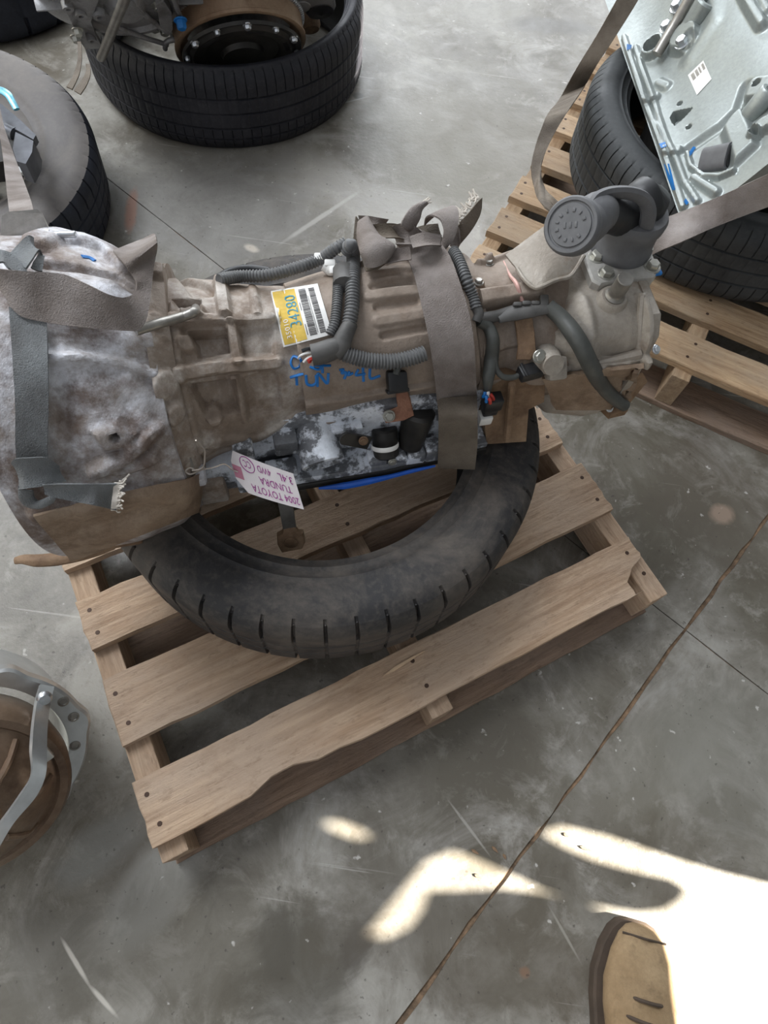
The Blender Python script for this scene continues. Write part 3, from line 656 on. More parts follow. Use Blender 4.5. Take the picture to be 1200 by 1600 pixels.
# ---- solid details of the gearbox
def part(g, name, m, label=None, parent=None): return g.mk(name, m, parent or gb, label=label)
def gbolt(px, py, ax, r=.007, h=.007, z=None, q=None, m='bolt', off=0, label=None):
    c = atq(px, py, q) if q is not None else Pt(px, py, off, z); return part(bolt(c, ax, r, h), 'bolt', M[m], label)
# mounting bracket and bright bolt at the rear of the bell
bz = .665
br = [at(2, 338, bz), at(12, 331, bz), at(58, 327, bz), at(66, 333, bz), at(76, 360, bz-.012), at(92, 398, bz-.05), at(0, 402, bz-.05), at(0, 372, bz-.012)]
g = G(); g.add(*prism(br, (0, 0, -.03), .004)); part(g, 'mount_lug', M['plate'])
g = G(); c = at(76, 367, .655); d = nrm(at(113, 366, .655)-c); g.add(*cyl(c, d, .0045, .034, 14, .001)); g.add(*lathe(c-d*.004, d, [(1e-5, 0), (.007, 0), (.007, .006), (1e-5, .006)], 6)); part(g, 'bolt', M['bright'], 'bright zinc bolt')
# lifting hook rod
g = G(); g.add(*tube([Pt(212, 517, .012), Pt(250, 505, .016), Pt(285, 495, .016), Pt(302, 488, .012), Pt(306, 482, .002)], .0062, 30, 10)); part(g, 'hook_rod', M['steel'])
# lower flange ledges and tab of the bell
for (x, y, q, sx, sy, sz, m) in ((275, 748, .17, .085, .03, .022, 'bell'), (262, 785, .165, .09, .035, .030, 'case'), (318, 755, .14, .07, .05, .06, 'case'), (160, 838, .20, .11, .03, .05, 'rusty'), (345, 725, .12, .07, .06, .07, 'greasy')):
    c = atq(x, y, q); c[2] = max(c[2], .337+sz/2); g = G(); g.add(*rbox(c, AX, VW, ZU, sx, sy, sz, .006)); part(g, 'lower_flange' if m != 'greasy' else 'case_side', M[m])
g = G(); c = atq(285, 730, .175); g.add(*rbox(c, AX, nrm(ZU-VW*.35), nrm(VW+ZU*.35), .030, .032, .005, .0015)); g.add(*lathe(c+nrm(VW+ZU*.35)*.002, VW+ZU*.35, [(.009, 0), (.009, .003), (.005, .003), (.005, 0)], 18)); part(g, 'wire_tab', M['steel'])
gbolt(262, 793, VW*.6+ZU*.8, .008, .004, q=.186)
g = G(); g.add(*tube([at(178, 852, .325), at(150, 862, .32), at(100, 872, .322), at(60, 876, .327), at(36, 874, .327), at(24, 876, .325)], [.007, .008, .010, .011, .010, .006], 40, 10, flat=.7)); part(g, 'lever_rod', M['rusty'], 'rusty bent rod')
mpk, bdk = sheetmap([(52, 803), (312, 742), (306, 796), (112, 871)], .007)
bdk('lower_skirt', M['skirt'], gb, 24, 10)
# lower case (valve side), pan and its parts
cl = A0+AX*.45+VW*.0; g = G(); g.add(*rbox(A0+AX*.455+ZU*-.07+VW*.02, AX, VW, ZU, .43, .19, .12, .01)); part(g, 'lower_case', M['greasy'])
s0, s1 = .30, .685
def zrow(pts, z): return [at(x, y, z) for x, y in pts]
g = G(); g.add(*prism([A0+AX*a+VW*q+ZU*(.337-.48) for a, q in ((.285, .150), (.30, .164), (.50, .164), (s1, .150), (s1, -.12), (.285, -.12))], ZU*.014, .003)); part(g, 'oil_pan', M['darksteel'])
g = G(); g.add(*prism([A0+AX*a+VW*q+ZU*(.351-.48) for a, q in ((.285, .146), (.30, .160), (.50, .160), (s1, .146), (s1, -.12), (.285, -.12))], ZU*.013, .003)); part(g, 'pan_flange', M['greasy'])
g = G(); P = [at(x, y, .346) for x, y in ((498, 763), (530, 760), (545, 758), (600, 747), (640, 737), (680, 728))]; g.add(*tube(P, [.002, .006, .006, .004, .0035, .002], 50, 8)); part(g, 'sealant_bead', M['bluesealant'], 'smear of blue sealant')
QO = .030
_atq = atq
def atq(px, py, q): return _atq(px, py, q+QO)
# big servo bore
c1 = atq(489, 670, .078); c2 = atq(506, 727, .134); d = nrm(c2-c1); L = np.linalg.norm(c2-c1)
g = G(); g.add(*lathe(c1-d*.03, d, [(.030, 0), (.031, L*.6), (.034, L+.02), (.034, L+.028), (.0295, L+.03), (.027, L+.022), (.026, L-.01), (1e-5, L-.012)], 40)); sbore = part(g, 'servo_bore', M['greasy']); g = G(); g.add(*lathe(c1-d*.03, d, [(.0258, L-.006), (.02, L-.004), (1e-5, L-.004)], 32)); g.mk('bore_shade', M['void'], sbore)  # near-black disc paints the shade inside the bore
def blocks(lst, name, m):
    for x, y, q, sx, sy, sz in lst:
        g = G(); g.add(*rbox(atq(x, y, q), AX, VW, ZU, sx, sy, sz, .004)); part(g, name, M[m])
blocks([(588, 718, .112, .030, .03, .035), (618, 714, .112, .032, .03, .034), (648, 708, .112, .030, .03, .034), (674, 702, .112, .026, .03, .034), (560, 735, .112, .034, .03, .022), (540, 668, .085, .05, .03, .03)], 'case_rib', 'greasy')
blocks([(446, 690, .095, .036, .03, .035), (440, 735, .11, .05, .03, .03), (395, 748, .115, .05, .03, .035), (380, 700, .10, .03, .03, .04), (462, 662, .07, .05, .03, .03)], 'case_boss', 'greasy')
g = G(); a, b = atq(540, 684, .115), atq(572, 690, .115); dd = nrm(b-a); n_ = nrm(VW+ZU*.6); w_ = np.cross(n_, dd)
P = [a+w_*(-.011)*math.cos(t)-dd*.011*math.sin(t) for t in np.linspace(0, math.pi, 12)]+[b+w_*.011+dd*.006, b-w_*.011+dd*.006]
g.add(*prism(P, n_*.006, .001)); part(g, 'clamp_plate', M['darksteel']); gbolt(568, 689, n_, .005, .004, q=.122, m='rusty')
g = G(); g.add(*cyl(atq(600, 668, .085), nrm(VW*.6-ZU*.8), .021, .05, 28, .003)); part(g, 'solenoid', M['darksteel'])
g = G(); c = atq(601, 692, .108); g.add(*lathe(c, nrm(VW*.6-ZU*.8), [(.0215, 0), (.0225, .002), (.0225, .006), (.0215, .008)], 28)); part(g, 'seal_ring', M['white'], 'pale seal ring')
g = G(); c1, c2 = atq(655, 640, .085), atq(640, 698, .105); g.add(*cyl(c1, c2-c1, .027, np.linalg.norm(c2-c1), 28, .005, .020)); part(g, 'drain_boss', M['darksteel'])
gbolt(475, 754, nrm(VW*.5+ZU), .006, .005, q=.118); gbolt(613, 722, nrm(VW+ZU*.3), .005, .004, q=.128)
atq = _atq
# bar hanging below the tag
g = G(); P0 = [at(432, 770, .335), at(455, 770, .335), at(463, 822, .265), at(443, 826, .265)]; n_ = nrm(np.cross(P0[1]-P0[0], P0[2]-P0[1])); n_ = n_ if n_@(CAMP-P0[0]) > 0 else -n_; g.add(*prism(P0, n_*.006, .001)); bar = part(g, 'hanging_bar', M['steel'])
g = G(); P1 = [at(x, y, z)-n_*.001 for x, y, z in ((443, 822, .268), (461, 820, .268), (466, 827, .262), (474, 828, .26), (477, 843, .246), (472, 853, .24), (441, 859, .236), (434, 846, .245), (433, 832, .256), (441, 828, .262))]; g.add(*prism(P1, n_*.010, .002)); c = at(455, 842, .252)+n_*.009; g.add(*lathe(c, n_, [(.0115, 0), (.0115, .002), (.009, .003), (1e-5, .003)], 20)); g.mk('bar_end', M['rusty'], bar)
# copper coloured bracket and plug on the casing flank
g = G(); P = [Pt(618, 607, .004), Pt(632, 603, .004), Pt(640, 620, .006), Pt(646, 648, .010), Pt(630, 656, .012), Pt(602, 660, .012), Pt(600, 643, .008), Pt(620, 634, .006)]
nb = nrm(VW*.75+ZU*.66); g.add(*prism(P, nb*.005, .001)); cb = part(g, 'sensor_bracket', M['copper'], 'copper coloured rusty bracket'); bolt(Pt(608, 650, .018), nb, .0065, .006).mk('bolt', M['bolt'], cb)
g = G(); g.add(*rbox(Pt(620, 595, .012), nrm(AX-ZU*.15), nb, np.cross(nb, AX), .030, .020, .030, .003)); g.add(*rbox(Pt(621, 610, .010), AX, nb, np.cross(nb, AX), .034, .016, .006, .002)); pl = part(g, 'plug', M['black'])
g = G(); g.add(*tube([Pt(618, 585, .016), Pt(622, 573, .010)], .005, 8, 8)); g.mk('plug_lead', M['cable'], pl)
# ---- transfer case furniture
TZ = .612
tp = [at(908, 392, TZ), at(926, 438, TZ), at(938, 444, TZ), at(978, 436, TZ), at(1022, 431, TZ), at(1031, 422, TZ), at(1012, 374, TZ), at(1000, 366, TZ), at(920, 380, TZ)]
g = G(); g.add(*prism(np.array(tp)-ZU*.02, ZU*.02, .003)); top_plate = part(g, 'shift_cover', M['plate'])
g = G(); q_ = np.array(tp); cc_ = q_.mean(0); g.add(*prism(cc_+(q_-cc_)*.98-ZU*.09, ZU*.072, .004)); part(g, 'shift_tower', M['plate'])
for x, y in ((947, 428), (932, 402), (1019, 417), (1008, 387)): bolt(at(x, y, TZ), ZU, .0085, .009).mk('bolt', M['bolt'], top_plate)
g = G(); g.add(*rbox(at(1027, 425, TZ-.004), AX, VW, ZU, .012, .012, .006, .002)); g.mk('paint_dab', M['bluepaint'], top_plate, label='dab of blue paint')
# rubber boot turret, elbow and round cap
tc = at(968, 385, TZ); th_ = .052
g = G(); g.add(*lathe(tc, ZU, [(.046, 0), (.047, .006), (.044, .012), (.043, .04), (.046, .046), (.047, .058), (.044, .064), (.030, .066), (1e-5, .064)], 40)); part(g, 'shifter_boot', M['knob'])
e0, e1 = at(980, 338, TZ+.058), at(938, 334, TZ+.095)
dE = nrm(e1-e0); g = G(); g.add(*tube([tc+ZU*.055, tc+ZU*.08+dE*-.012, e0+dE*.004, e0+dE*.03, e1], [.032, .031, .026, .024, .024], 40, 20)); part(g, 'lever_sleeve', M['black'])
g = G(); X, Y, Z = frame(dE)
for k in range(7): g.add(*tube([e0+dE*.016+.0245*(math.cos(.5+k*.32)*CU+math.sin(.5+k*.32)*nrm(np.cross(dE, CU)))*1.0, e1-dE*.004+.0245*(math.cos(.5+k*.32)*CU+math.sin(.5+k*.32)*nrm(np.cross(dE, CU)))], .0022, 8, 6))
part(g, 'sleeve_ribs', M['black'])
g = G(); g.add(*tube([at(924, 318, TZ+.115), at(932, 308, TZ+.12), at(955, 301, TZ+.12), at(985, 302, TZ+.115), at(1006, 312, TZ+.105), at(1013, 330, TZ+.09), at(1010, 350, TZ+.07), at(1003, 372, TZ+.04)], .0065, 50, 8, flat=1.6, up=CAMP-tc)); part(g, 'retainer_strap', M['knob'])
kc = at(892, 352, TZ+.115); ka = nrm(.88*nrm(CAMP-kc)+.34*nrm(at(870, 358, TZ+.1)-at(940, 338, TZ+.1))+.26*CU)
g = G(); L = np.linalg.norm(kc-e1)
g.add(*tube([e1-dE*.004, e1+dE*.012, (e1+kc)/2-ka*.014, kc-ka*.014], [.024, .027, .029, .031], 24, 28))
g.add(*lathe(kc-ka*.03, ka, [(1e-5, 0), (.028, 0), (.034, .008), (.0355, .024), (.0345, .030), (.0325, .032), (.0290, .032), (.0278, .0300), (.0262, .0300), (.0252, .0318), (1e-5, .0325)], 48)); cap = part(g, 'shift_knob', M['knob'])
g = G(); X, Y, Z = frame(ka, -CR)
X = nrm(CR-(CR@ka)*ka); Y = np.cross(ka, X)
for k in range(11):    # worn raised marks round the cap
    a = math.radians(20+k*29); rr = .0175
    g.add(*rbox(kc+ka*.0026+rr*(math.cos(a)*X+math.sin(a)*Y), math.cos(a)*X+math.sin(a)*Y, -math.sin(a)*X+math.cos(a)*Y, ka, .0045, .0022 if k % 2 else .0035, .0012, .0003))
for k in range(3): g.add(*rbox(kc+ka*.0026+X*(k-1)*.007, X, Y, ka, .003, .007, .0012, .0003))
g.mk('raised_marks', M['knob'], cap)
# stud with boss
sb, st_ = at(952, 476, .588), at(976, 438, .642); d = nrm(st_-sb); L = np.linalg.norm(st_-sb)
g = G(); g.add(*lathe(sb-d*.02, d, [(.034, 0), (.026, .018), (.022, .034), (.018, .040), (1e-5, .040)], 28)); boss = part(g, 'stud_boss', M['transfer'])
g = G(); g.add(*lathe(sb+d*.018, d, [(.0145, 0), (.0145, .004), (.0115, .007), (.0105, .012), (.0115, .014), (.0115, L*.72), (.0105, L*.74), (1e-5, L*.74)], 24)); g.mk('stud', M['steel'], boss)
# end flange with ribs and small bolts
ef0 = [at(x, y, z) for x, y, z in ((1016, 432, .56), (1030, 440, .55), (1033, 500, .50), (1030, 562, .45), (1024, 600, .40), (1000, 612, .39), (1006, 560, .46), (1010, 500, .51))]
g = G(); g.add(*prism([A0+AX*.890+VW*q*.95+ZU*z*.95 for q, z in ((-.085, .118), (.05, .132), (.118, .126), (.140, .100), (.152, .01), (.150, -.05), (.10, -.138), (-.05, -.138))], AX*.016, .004)); part(g, 'end_flange', M['transfer'])
g = G(); g.add(*tube([Pt(1003, 462, -.002), Pt(1000, 500, -.001), Pt(998, 552, -.002)], .0055, 20, 8)); g.add(*tube([Pt(936, 567, -.002), Pt(970, 560, 0), Pt(1000, 553, -.001)], [.005, .007, .009], 20, 8)); part(g, 'case_ribs', M['transfer'])
lw = [at(x, y, z) for x, y, z in ((852, 566, .46), (940, 596, .455), (1004, 582, .45), (1012, 596, .42), (984, 630, .385), (945, 640, .38), (880, 634, .385), (846, 612, .40))]
g = G(); g.add(*prism(lw, -ZU*.042-VW*.02, .005)); part(g, 'lower_cover', M['rusty'])
g = G(); g.add(*prism([at(x, y, .375) for x, y in ((948, 618), (972, 624), (982, 640), (956, 646), (944, 634))], -ZU*.02, .003)); part(g, 'lower_ear', M['rusty'])
for x, y, z in ((1025, 546, .475), (988, 581, .455), (952, 637, .38)): part(bolt(at(x, y, z), nrm(VW*.5+ZU+AX*.3), .0055, .005), 'bolt', M['bright'])
mpk, bdk = sheetmap([(846, 586), (1006, 566), (978, 634), (870, 634)], .009)
bdk('dirty_cover', M['skirt'], gb, 20, 12)
# thin heat shield plate over the rear of the transfer case
hs = [(790, 398), (838, 362), (872, 338), (905, 345), (912, 400), (906, 410), (900, 420), (890, 432), (868, 438), (848, 447), (836, 450), (820, 440), (808, 420)]
HP_ = [at(x, y, .628-.00012*(y-340)-(.00022*(850-x) if x < 850 else 0)) for x, y in hs]
def thinplate(P, th, up):
    P = np.asarray(P); n = len(P); c = P.mean(0)[None]+up*.006
    V = np.concatenate([P, P*.6+c*.4+up*.006, c+up*.004]); V = np.concatenate([V, V-up*th]); k = 2*n+1; F = []
    for i in range(n):
        j = (i+1) % n
        for q in ((i, j, n+j, n+i), (n+i, n+j, 2*n)): F.append(q); F.append(tuple(x+k for x in q[::-1]))
        F.append((i, j, j+k, i+k))
    return V, F
g = G(); g.add(*thinplate(HP_, .003, nrm(ZU+VW*.3))); part(g, 'heat_shield', M['transfer'])
g = G(); g.add(*tube([HP_[12], HP_[11]+ZU*.002, HP_[10], HP_[9], HP_[8], HP_[7], HP_[6], HP_[5], HP_[4]], .0032, 60, 8)); part(g, 'shield_edge', M['transfer'])
g = G(); g.add(*tube([Pt(787, 408, .003), Pt(797, 430, .003), Pt(808, 445, .004), Pt(816, 470, .002)], [.001, .002, .003, .003], 30, 6)); part(g, 'paint_line', M['pink'], 'thin line of pink paint')
for x, y in ((764, 412), (748, 442)): part(bolt(Pt(x, y, -.003), nrm(ZU-VW*.2), .005, .006), 'bolt', M['steel'])
# rusty chain-case bracket below the strap, right
g = G(); P = [at(x, y, z) for x, y, z in ((770, 580, .50), (800, 588, .50), (852, 592, .48), (850, 628, .43), (826, 640, .41), (822, 690, .35), (760, 694, .345), (756, 640, .42))]; g.add(*prism(P, nrm(-VW-ZU*.3)*.07, .004)); part(g, 'chain_case', M['rusty'])
g = G(); g.add(*tube([at(800, 600, .492), at(796, 640, .432), at(792, 688, .362)], .006, 20, 8)); part(g, 'case_edge', M['rusty'])
g = G(); P = [Pt(803, 497, .006), Pt(830, 495, .006), Pt(834, 520, .012), Pt(836, 552, .02), Pt(828, 562, .022), Pt(806, 562, .022), Pt(809, 540, .016)]
g.add(*prism(P, nrm(VW+ZU)*.004, .001)); part(g, 'harness_bracket', M['rusty'])
g = G(); g.add(*lathe(Pt(852, 560, .0), nrm(VW+ZU*.6), [(.024, 0), (.020, .014), (.016, .03), (1e-5, .031)], 24)); g.add(*rbox(Pt(868, 575, .012), AX, nrm(VW+ZU), np.cross(nrm(VW+ZU), AX), .03, .024, .035, .005)); part(g, 'bearing_lug', M['transfer']); gbolt(843, 557, nrm(VW+ZU), .007, .006, off=.026)
# ---- wiring harness
har = mk('wiring_harness', *tube([Pt(748, 498, .010), Pt(775, 494, .012), Pt(800, 486, .012)], .0085, 24, 10), M['tape'], gb)
def hp(name, P, r, m, corr=0, n=40, seg=12, label=None, **k): return mk(name, *tube(P, r, n, seg, corr=corr, **k), M[m], har, label=label)
hp('conduit', [Pt(541, 392, .030), Pt(548, 384, .032), Pt(552, 400, .022), Pt(551, 440, .014), Pt(550, 480, .013), Pt(545, 510, .012)], .0105, 'conduit', .0016)
hp('conduit', [Pt(528, 440, .012), Pt(527, 470, .010), Pt(523, 505, .010), Pt(516, 522, .010)], .0075, 'conduit', .0013, pitch=.0035)
hp('tape_wrap', [Pt(538, 422, .018), Pt(539, 445, .016)], .017, 'tape', 0, 8, 14, flat=.75)
hp('tape_wrap', [Pt(548, 505, .012), Pt(537, 528, .012), Pt(530, 545, .012), Pt(522, 552, .012)], [.0105, .012, .014, .013], 'tape')
hp('tape_wrap', [Pt(534, 538, .012), Pt(515, 547, .013), Pt(498, 553, .014), Pt(487, 555, .014)], [.012, .015, .0155, .015], 'tape')
hp('cut_wire', [Pt(490, 550, .016), Pt(478, 552, .018), Pt(469, 556, .016), Pt(466, 560, .014)], .0016, 'white', 0, 16, 6)
hp('cut_wire', [Pt(489, 556, .016), Pt(480, 560, .018), Pt(474, 566, .016)], .0016, 'white', 0, 16, 6)
hp('cut_wire', [Pt(490, 560, .016), Pt(483, 562, .018), Pt(484, 566, .016)], .003, 'red', 0, 16, 6)
hp('cut_wire', [Pt(490, 546, .016), Pt(480, 545, .018), Pt(472, 548, .016)], .0028, 'black', 0, 16, 6)
hp('conduit', [Pt(537, 552, .012), Pt(548, 556, .012), Pt(575, 563, .012), Pt(610, 565, .012), Pt(640, 560, .012), Pt(655, 555, .011), Pt(663, 552, .010)], .0115, 'conduit', .002)
hp('conduit', [Pt(342, 437, .010), Pt(375, 432, .012), Pt(420, 430, .012), Pt(465, 418, .02), Pt(500, 405, .025), Pt(525, 388, .03), Pt(540, 380, .03)], .0090, 'conduit', .0014)
hp('cable', [at(342, 434, .56), at(360, 424, .565), at(390, 420, .565), at(420, 424, .565)], .006, 'black')
hp('conduit', [Pt(708, 392, .012), Pt(716, 405, .012), Pt(728, 435, .012), Pt(738, 462, .012), Pt(744, 482, .012)], .0088, 'conduit', .0015)
hp('tape_wrap', [Pt(743, 478, .012), Pt(748, 492, .012), Pt(744, 503, .010)], .0075, 'tape')
g = G()
for dx, dy in ((0, 0), (4, -5), (-2, 6)): g.add(*rbox(Pt(538+dx*-4-22, 412+dy*2, .02), CR, CU, CF, .016, .010, .012, .002))
g.mk('clip', M['white'], har, label='small white clip')
g = G(); g.add(*tube([Pt(506, 413, .02), Pt(516, 419, .02), Pt(527, 424, .02)], [.009, .011, .006], 16, 12)); g.mk('clip', M['white'], har, label='white clip body')
hp('harness_tray', [Pt(778, 498, .016), Pt(800, 490, .018), Pt(830, 484, .018), Pt(855, 480, .018)], [.008, .013, .013, .011], 'tape', 0, 24, 12, flat=.6)
g = G()
for i, (x, y) in enumerate(((808, 476), (822, 474), (836, 474), (850, 470))): g.add(*rbox(Pt(x, y, .02), CR, CU, CF, .012, .006 if i < 3 else .016, .010, .002))
g.mk('tray_tabs', M['tape'], har)
hp('cable', [Pt(856, 478, .016), Pt(880, 500, .018), Pt(905, 535, .018), Pt(925, 575, .02), at(944, 606, .475), at(964, 626, .44), at(976, 634, .425)], [.011, .013, .013, .013, .012, .011, .010], 'cable', 0, 60)
hp('cable', [Pt(748, 502, .010), Pt(762, 510, .012), Pt(770, 530, .014), Pt(768, 560, .018), at(763, 590, .515), at(762, 612, .49)], [.008, .009, .010, .011, .009, .005], 'cable', 0, 50)
hp('cable', [Pt(773, 545, .012), at(775, 575, .525), at(785, 588, .515), at(800, 590, .51), at(812, 586, .51)], .0045, 'cable', 0, 40)
g = G(); c = at(828, 581, .515); dx_ = nrm(at(848, 576, .515)-c); g.add(*rbox(c, dx_, np.cross(ZU, dx_), ZU, .036, .022, .018, .003)); g.add(*rbox(c+dx_*.022, dx_, np.cross(ZU, dx_), ZU, .014, .017, .014, .002)); g.add(*rbox(c-dx_*.012+ZU*.009, dx_, np.cross(ZU, dx_), ZU, .005, .024, .004, .001)); g.mk('connector', M['black'], har)
g = G(); c = at(769, 628, .468); g.add(*rbox(c, AX, VW, ZU, .030, .022, .026, .003)); g.add(*rbox(c+ZU*-.018, AX, VW, ZU, .024, .018, .02, .003)); g.mk('connector', M['black'], har, label='connector with coloured wires')
for (a, b, m) in (((758, 612), (755, 620), 'bluepaint'), ((762, 612), (762, 622), 'white'), ((766, 616), (771, 624), 'red'), ((764, 622), (766, 630), 'red'), ((759, 618), (760, 628), 'bluepaint')):
    hp('cut_wire', [at(*a, .495), at((a[0]+b[0])/2+1, (a[1]+b[1])/2, .492), at(*b, .484)], .0028, m, 0, 10, 6)
g = G(); g.add(*rbox(at(757, 652, .43), AX, VW, ZU, .022, .02, .02, .003)); g.mk('connector_seat', M['white'], har)
# ------------------------------------------------------------------ straps on the gearbox
def edges(rows):
    """rows of (x1, y1, spec1, x2, y2, spec2); spec < .3 = lift off the surface, otherwise a height"""
    A, B = [], []
    for x1, y1, a, x2, y2, b in rows:
        A.append(Pt(x1, y1, a) if a < .3 else at(x1, y1, a)); B.append(Pt(x2, y2, b) if b < .3 else at(x2, y2, b))
    return A, B
def band(name, rows, m, parent=None, th=.0022, n=50, bow=0, **k):
    A, B = edges(rows); return mk(name, *ribbon(A, B, th, n, 7, bow), M[m], parent, sharp=60, **k)
bs = empty('seatbelt_strap', tuple(at(50, 640, .45)), 0, 'bluish grey seatbelt strap knotted round the left end of the dirty gearbox, frayed tail', 'strap')
bs.location.z = .36; WM[bs.name] = Matrix.Translation(bs.location)
band('webbing', [(14, 480, .012, 73, 498, .012), (20, 560, .010, 75, 560, .010), (24, 640, .010, 76, 640, .010), (24, 690, .010, 74, 692, .010), (27, 735, .010, 76, 728, .010)], 'belt', bs)
band('knot_loop', [(18, 723, .02, 30, 764, .02), (24, 717, .026, 40, 763, .028), (48, 715, .028, 62, 760, .030), (72, 715, .026, 84, 756, .030), (92, 728, .020, 104, 752, .024)], 'belt', bs, bow=.004)
band('knot_loop', [(28, 760, .02, 52, 766, .012), (30, 780, .018, 55, 778, .012), (42, 792, .016, 62, 782, .014), (62, 795, .016, 76, 776, .020), (82, 786, .02, 92, 764, .026)], 'belt', bs, bow=.003)
tail = band('frayed_tail', [(66, 757, .034, 70, 772, .034), (95, 756, .042, 92, 778, .040), (125, 756, .042, 120, 784, .042), (155, 756, .042, 150, 790, .044), (186, 755, .042, 181, 797, .044)], 'belt', bs, bow=.003)
fr = G(); rf = random.Random(2)
for i in range(26):
    u = i/25; a = Pt(186-5*u, 755+42*u, .043); b = a+CR*rf.uniform(.002, .010)+CU*rf.uniform(-.006, .006)+CF*-.003
    fr.add(*tube([a-CR*.006, a, (a+b)/2+CU*rf.uniform(-.003, .003), b], .0011, 8, 5))
fr.add(*tube([Pt(187, 757, .022), Pt(192, 750, .026), Pt(196, 747, .026), Pt(202, 741, .028)], .0012, 12, 5))
fr.mk('fringe', M['frayed'], tail, label='pale frayed threads', kind='stuff')
band('loop', [(-14, 416, .055, -10, 436, .02), (0, 420, .060, 3, 455, .02), (41, 424, .062, 30, 492, .016), (76, 426, .064, 74, 504, .018), (104, 430, .066, 121, 511, .022), (134, 443, .068, 165, 515, .026), (165, 458, .068, 200, 517, .030), (188, 465, .066, 217, 516, .034), (202, 463, .062, 228, 500, .036), (211, 456, .060, 235, 462, .038), (213, 443, .058, 239, 424, .040), (206, 429, .056, 244, 394, .044), (195, 414, .054, 245, 375, .048), (184, 402, .050, 241, 366, .050), (177, 392, .044, 228, 372, .046)], 'belt2', bs, n=110)
band('knot_flap', [(16, 397, .04, 41, 420, .05), (30, 382, .05, 52, 404, .06), (44, 369, .045, 61, 391, .055), (52, 372, .03, 66, 400, .04)], 'belt', bs, bow=.004)
band('knot_loop', [(-10, 392, .05, -8, 412, .06), (4, 392, .055, 6, 410, .065), (18, 397, .05, 12, 418, .06), (30, 408, .045, 20, 424, .055), (42, 424, .04, 28, 430, .05)], 'belt', bs, bow=.004)
band('knot_flap', [(48, 418, .04, 66, 424, .035), (54, 406, .05, 68, 408, .045), (63, 393, .045, 70, 400, .04)], 'belt', bs, bow=.002)
# broad strap round the middle, with the bundled knot behind
ms = empty('broad_strap', tuple(A0+AX*.6-ZU*.145), TY, 'broad brownish grey strap round the middle of the gearbox, knotted in a bundle behind', 'strap')
band('webbing', [(618, 380, .038, 690, 382, .036), (630, 392, .034, 703, 400, .032), (645, 425, .020, 718, 440, .024), (658, 475, .018, 732, 485, .024), (670, 530, .018, 740, 530, .024), (679, 590, .020, 744, 590, .024), (683, 625, .036, 745, 622, .036)], 'belt2', ms, n=60)
band('webbing', [(683, 622, .036, 745, 619, .036), (685, 650, .475, 746, 650, .475), (685, 690, .415, 746, 690, .405), (684, 722, .362, 743, 724, .362), (684, 731, .345, 742, 733, .345)], 'belt3', ms)
def knot(rows, m='belt2', bow=.004): return band('knot_fold', rows, m, ms, n=44, bow=bow)
knot([(560, 337, .605, 558, 352, .60), (576, 338, .61, 578, 354, .605), (594, 341, .61, 592, 358, .605), (607, 343, .60, 606, 358, .595)], bow=.006)
knot([(556, 338, .605, 561, 346, .60), (553, 360, .60, 562, 366, .598), (552, 380, .59, 560, 384, .588)], 'belt3', 0)
knot([(559, 346, .62, 578, 350, .605), (557, 368, .63, 598, 374, .625), (562, 393, .64, 618, 386, .64), (570, 416, .62, 606, 410, .625)], bow=.010)
knot([(563, 398, .62, 572, 424, .618), (585, 398, .625, 590, 420, .62), (608, 392, .63, 608, 408, .625)], 'belt3', .006)
knot([(608, 362, .60, 616, 396, .585), (622, 350, .62, 632, 394, .60), (645, 352, .625, 648, 388, .61), (668, 372, .61, 666, 382, .60)], bow=.010)
knot([(603, 392, .63, 606, 412, .628), (620, 388, .635, 626, 408, .63), (640, 386, .64, 642, 406, .636)], 'belt2', .006)
knot([(660, 315, .64, 669, 319, .635), (645, 322, .645, 660, 328, .635), (632, 338, .64, 656, 342, .63), (627, 352, .63, 650, 354, .62), (640, 363, .615, 655, 358, .61), (668, 377, .605, 672, 366, .60)], 'belt2', .003)
knot([(650, 356, .60, 660, 385, .595), (664, 352, .595, 680, 384, .59), (684, 350, .59, 694, 378, .585)], 'belt3', .002)
knot([(663, 352, .60, 700, 324, .60), (666, 340, .625, 710, 322, .615), (676, 337, .64, 716, 330, .63), (688, 344, .64, 716, 348, .635), (693, 362, .63, 710, 372, .625), (688, 384, .61, 696, 390, .61)], 'belt2', .002)
knot([(576, 352, .612, 584, 372, .606), (594, 350, .618, 600, 372, .612), (616, 350, .612, 622, 372, .61), (634, 356, .60, 636, 376, .598)], 'belt3', .006)
knot([(640, 370, .635, 646, 388, .64), (662, 364, .64, 668, 384, .645), (690, 368, .63, 690, 384, .635)], 'belt2', .006)
tl = knot([(753, 309, .60, 752, 326, .59), (744, 318, .60, 748, 340, .585), (730, 335, .595, 735, 362, .575), (715, 350, .585, 717, 384, .565)], 'belt3', 0)
knot([(712, 352, .585, 703, 384, .575), (717, 356, .585, 712, 388, .57), (718, 372, .58, 716, 392, .565)], 'belt2', .002)
fr = G()
for i in range(44):
    u = i/43; a = at(748-34*u+rf.uniform(-3, 3), 305+43*u+rf.uniform(-4, 4), .602-.014*u); b = a+CR*rf.uniform(-.012, .004)+CU*rf.uniform(-.004, .012)
    fr.add(*tube([a, (a+b)/2+CU*rf.uniform(-.004, .004), b], .0014, 8, 5))
for i in range(8):
    a = at(660+rf.uniform(-3, 4), 317+rf.uniform(-2, 2), .638); fr.add(*tube([a, a+CR*rf.uniform(.002, .012)+CU*rf.uniform(-.002, .008)], .0014, 4, 5))
fr.mk('fringe', M['frayed'], tl, label='pale frayed threads', kind='stuff')
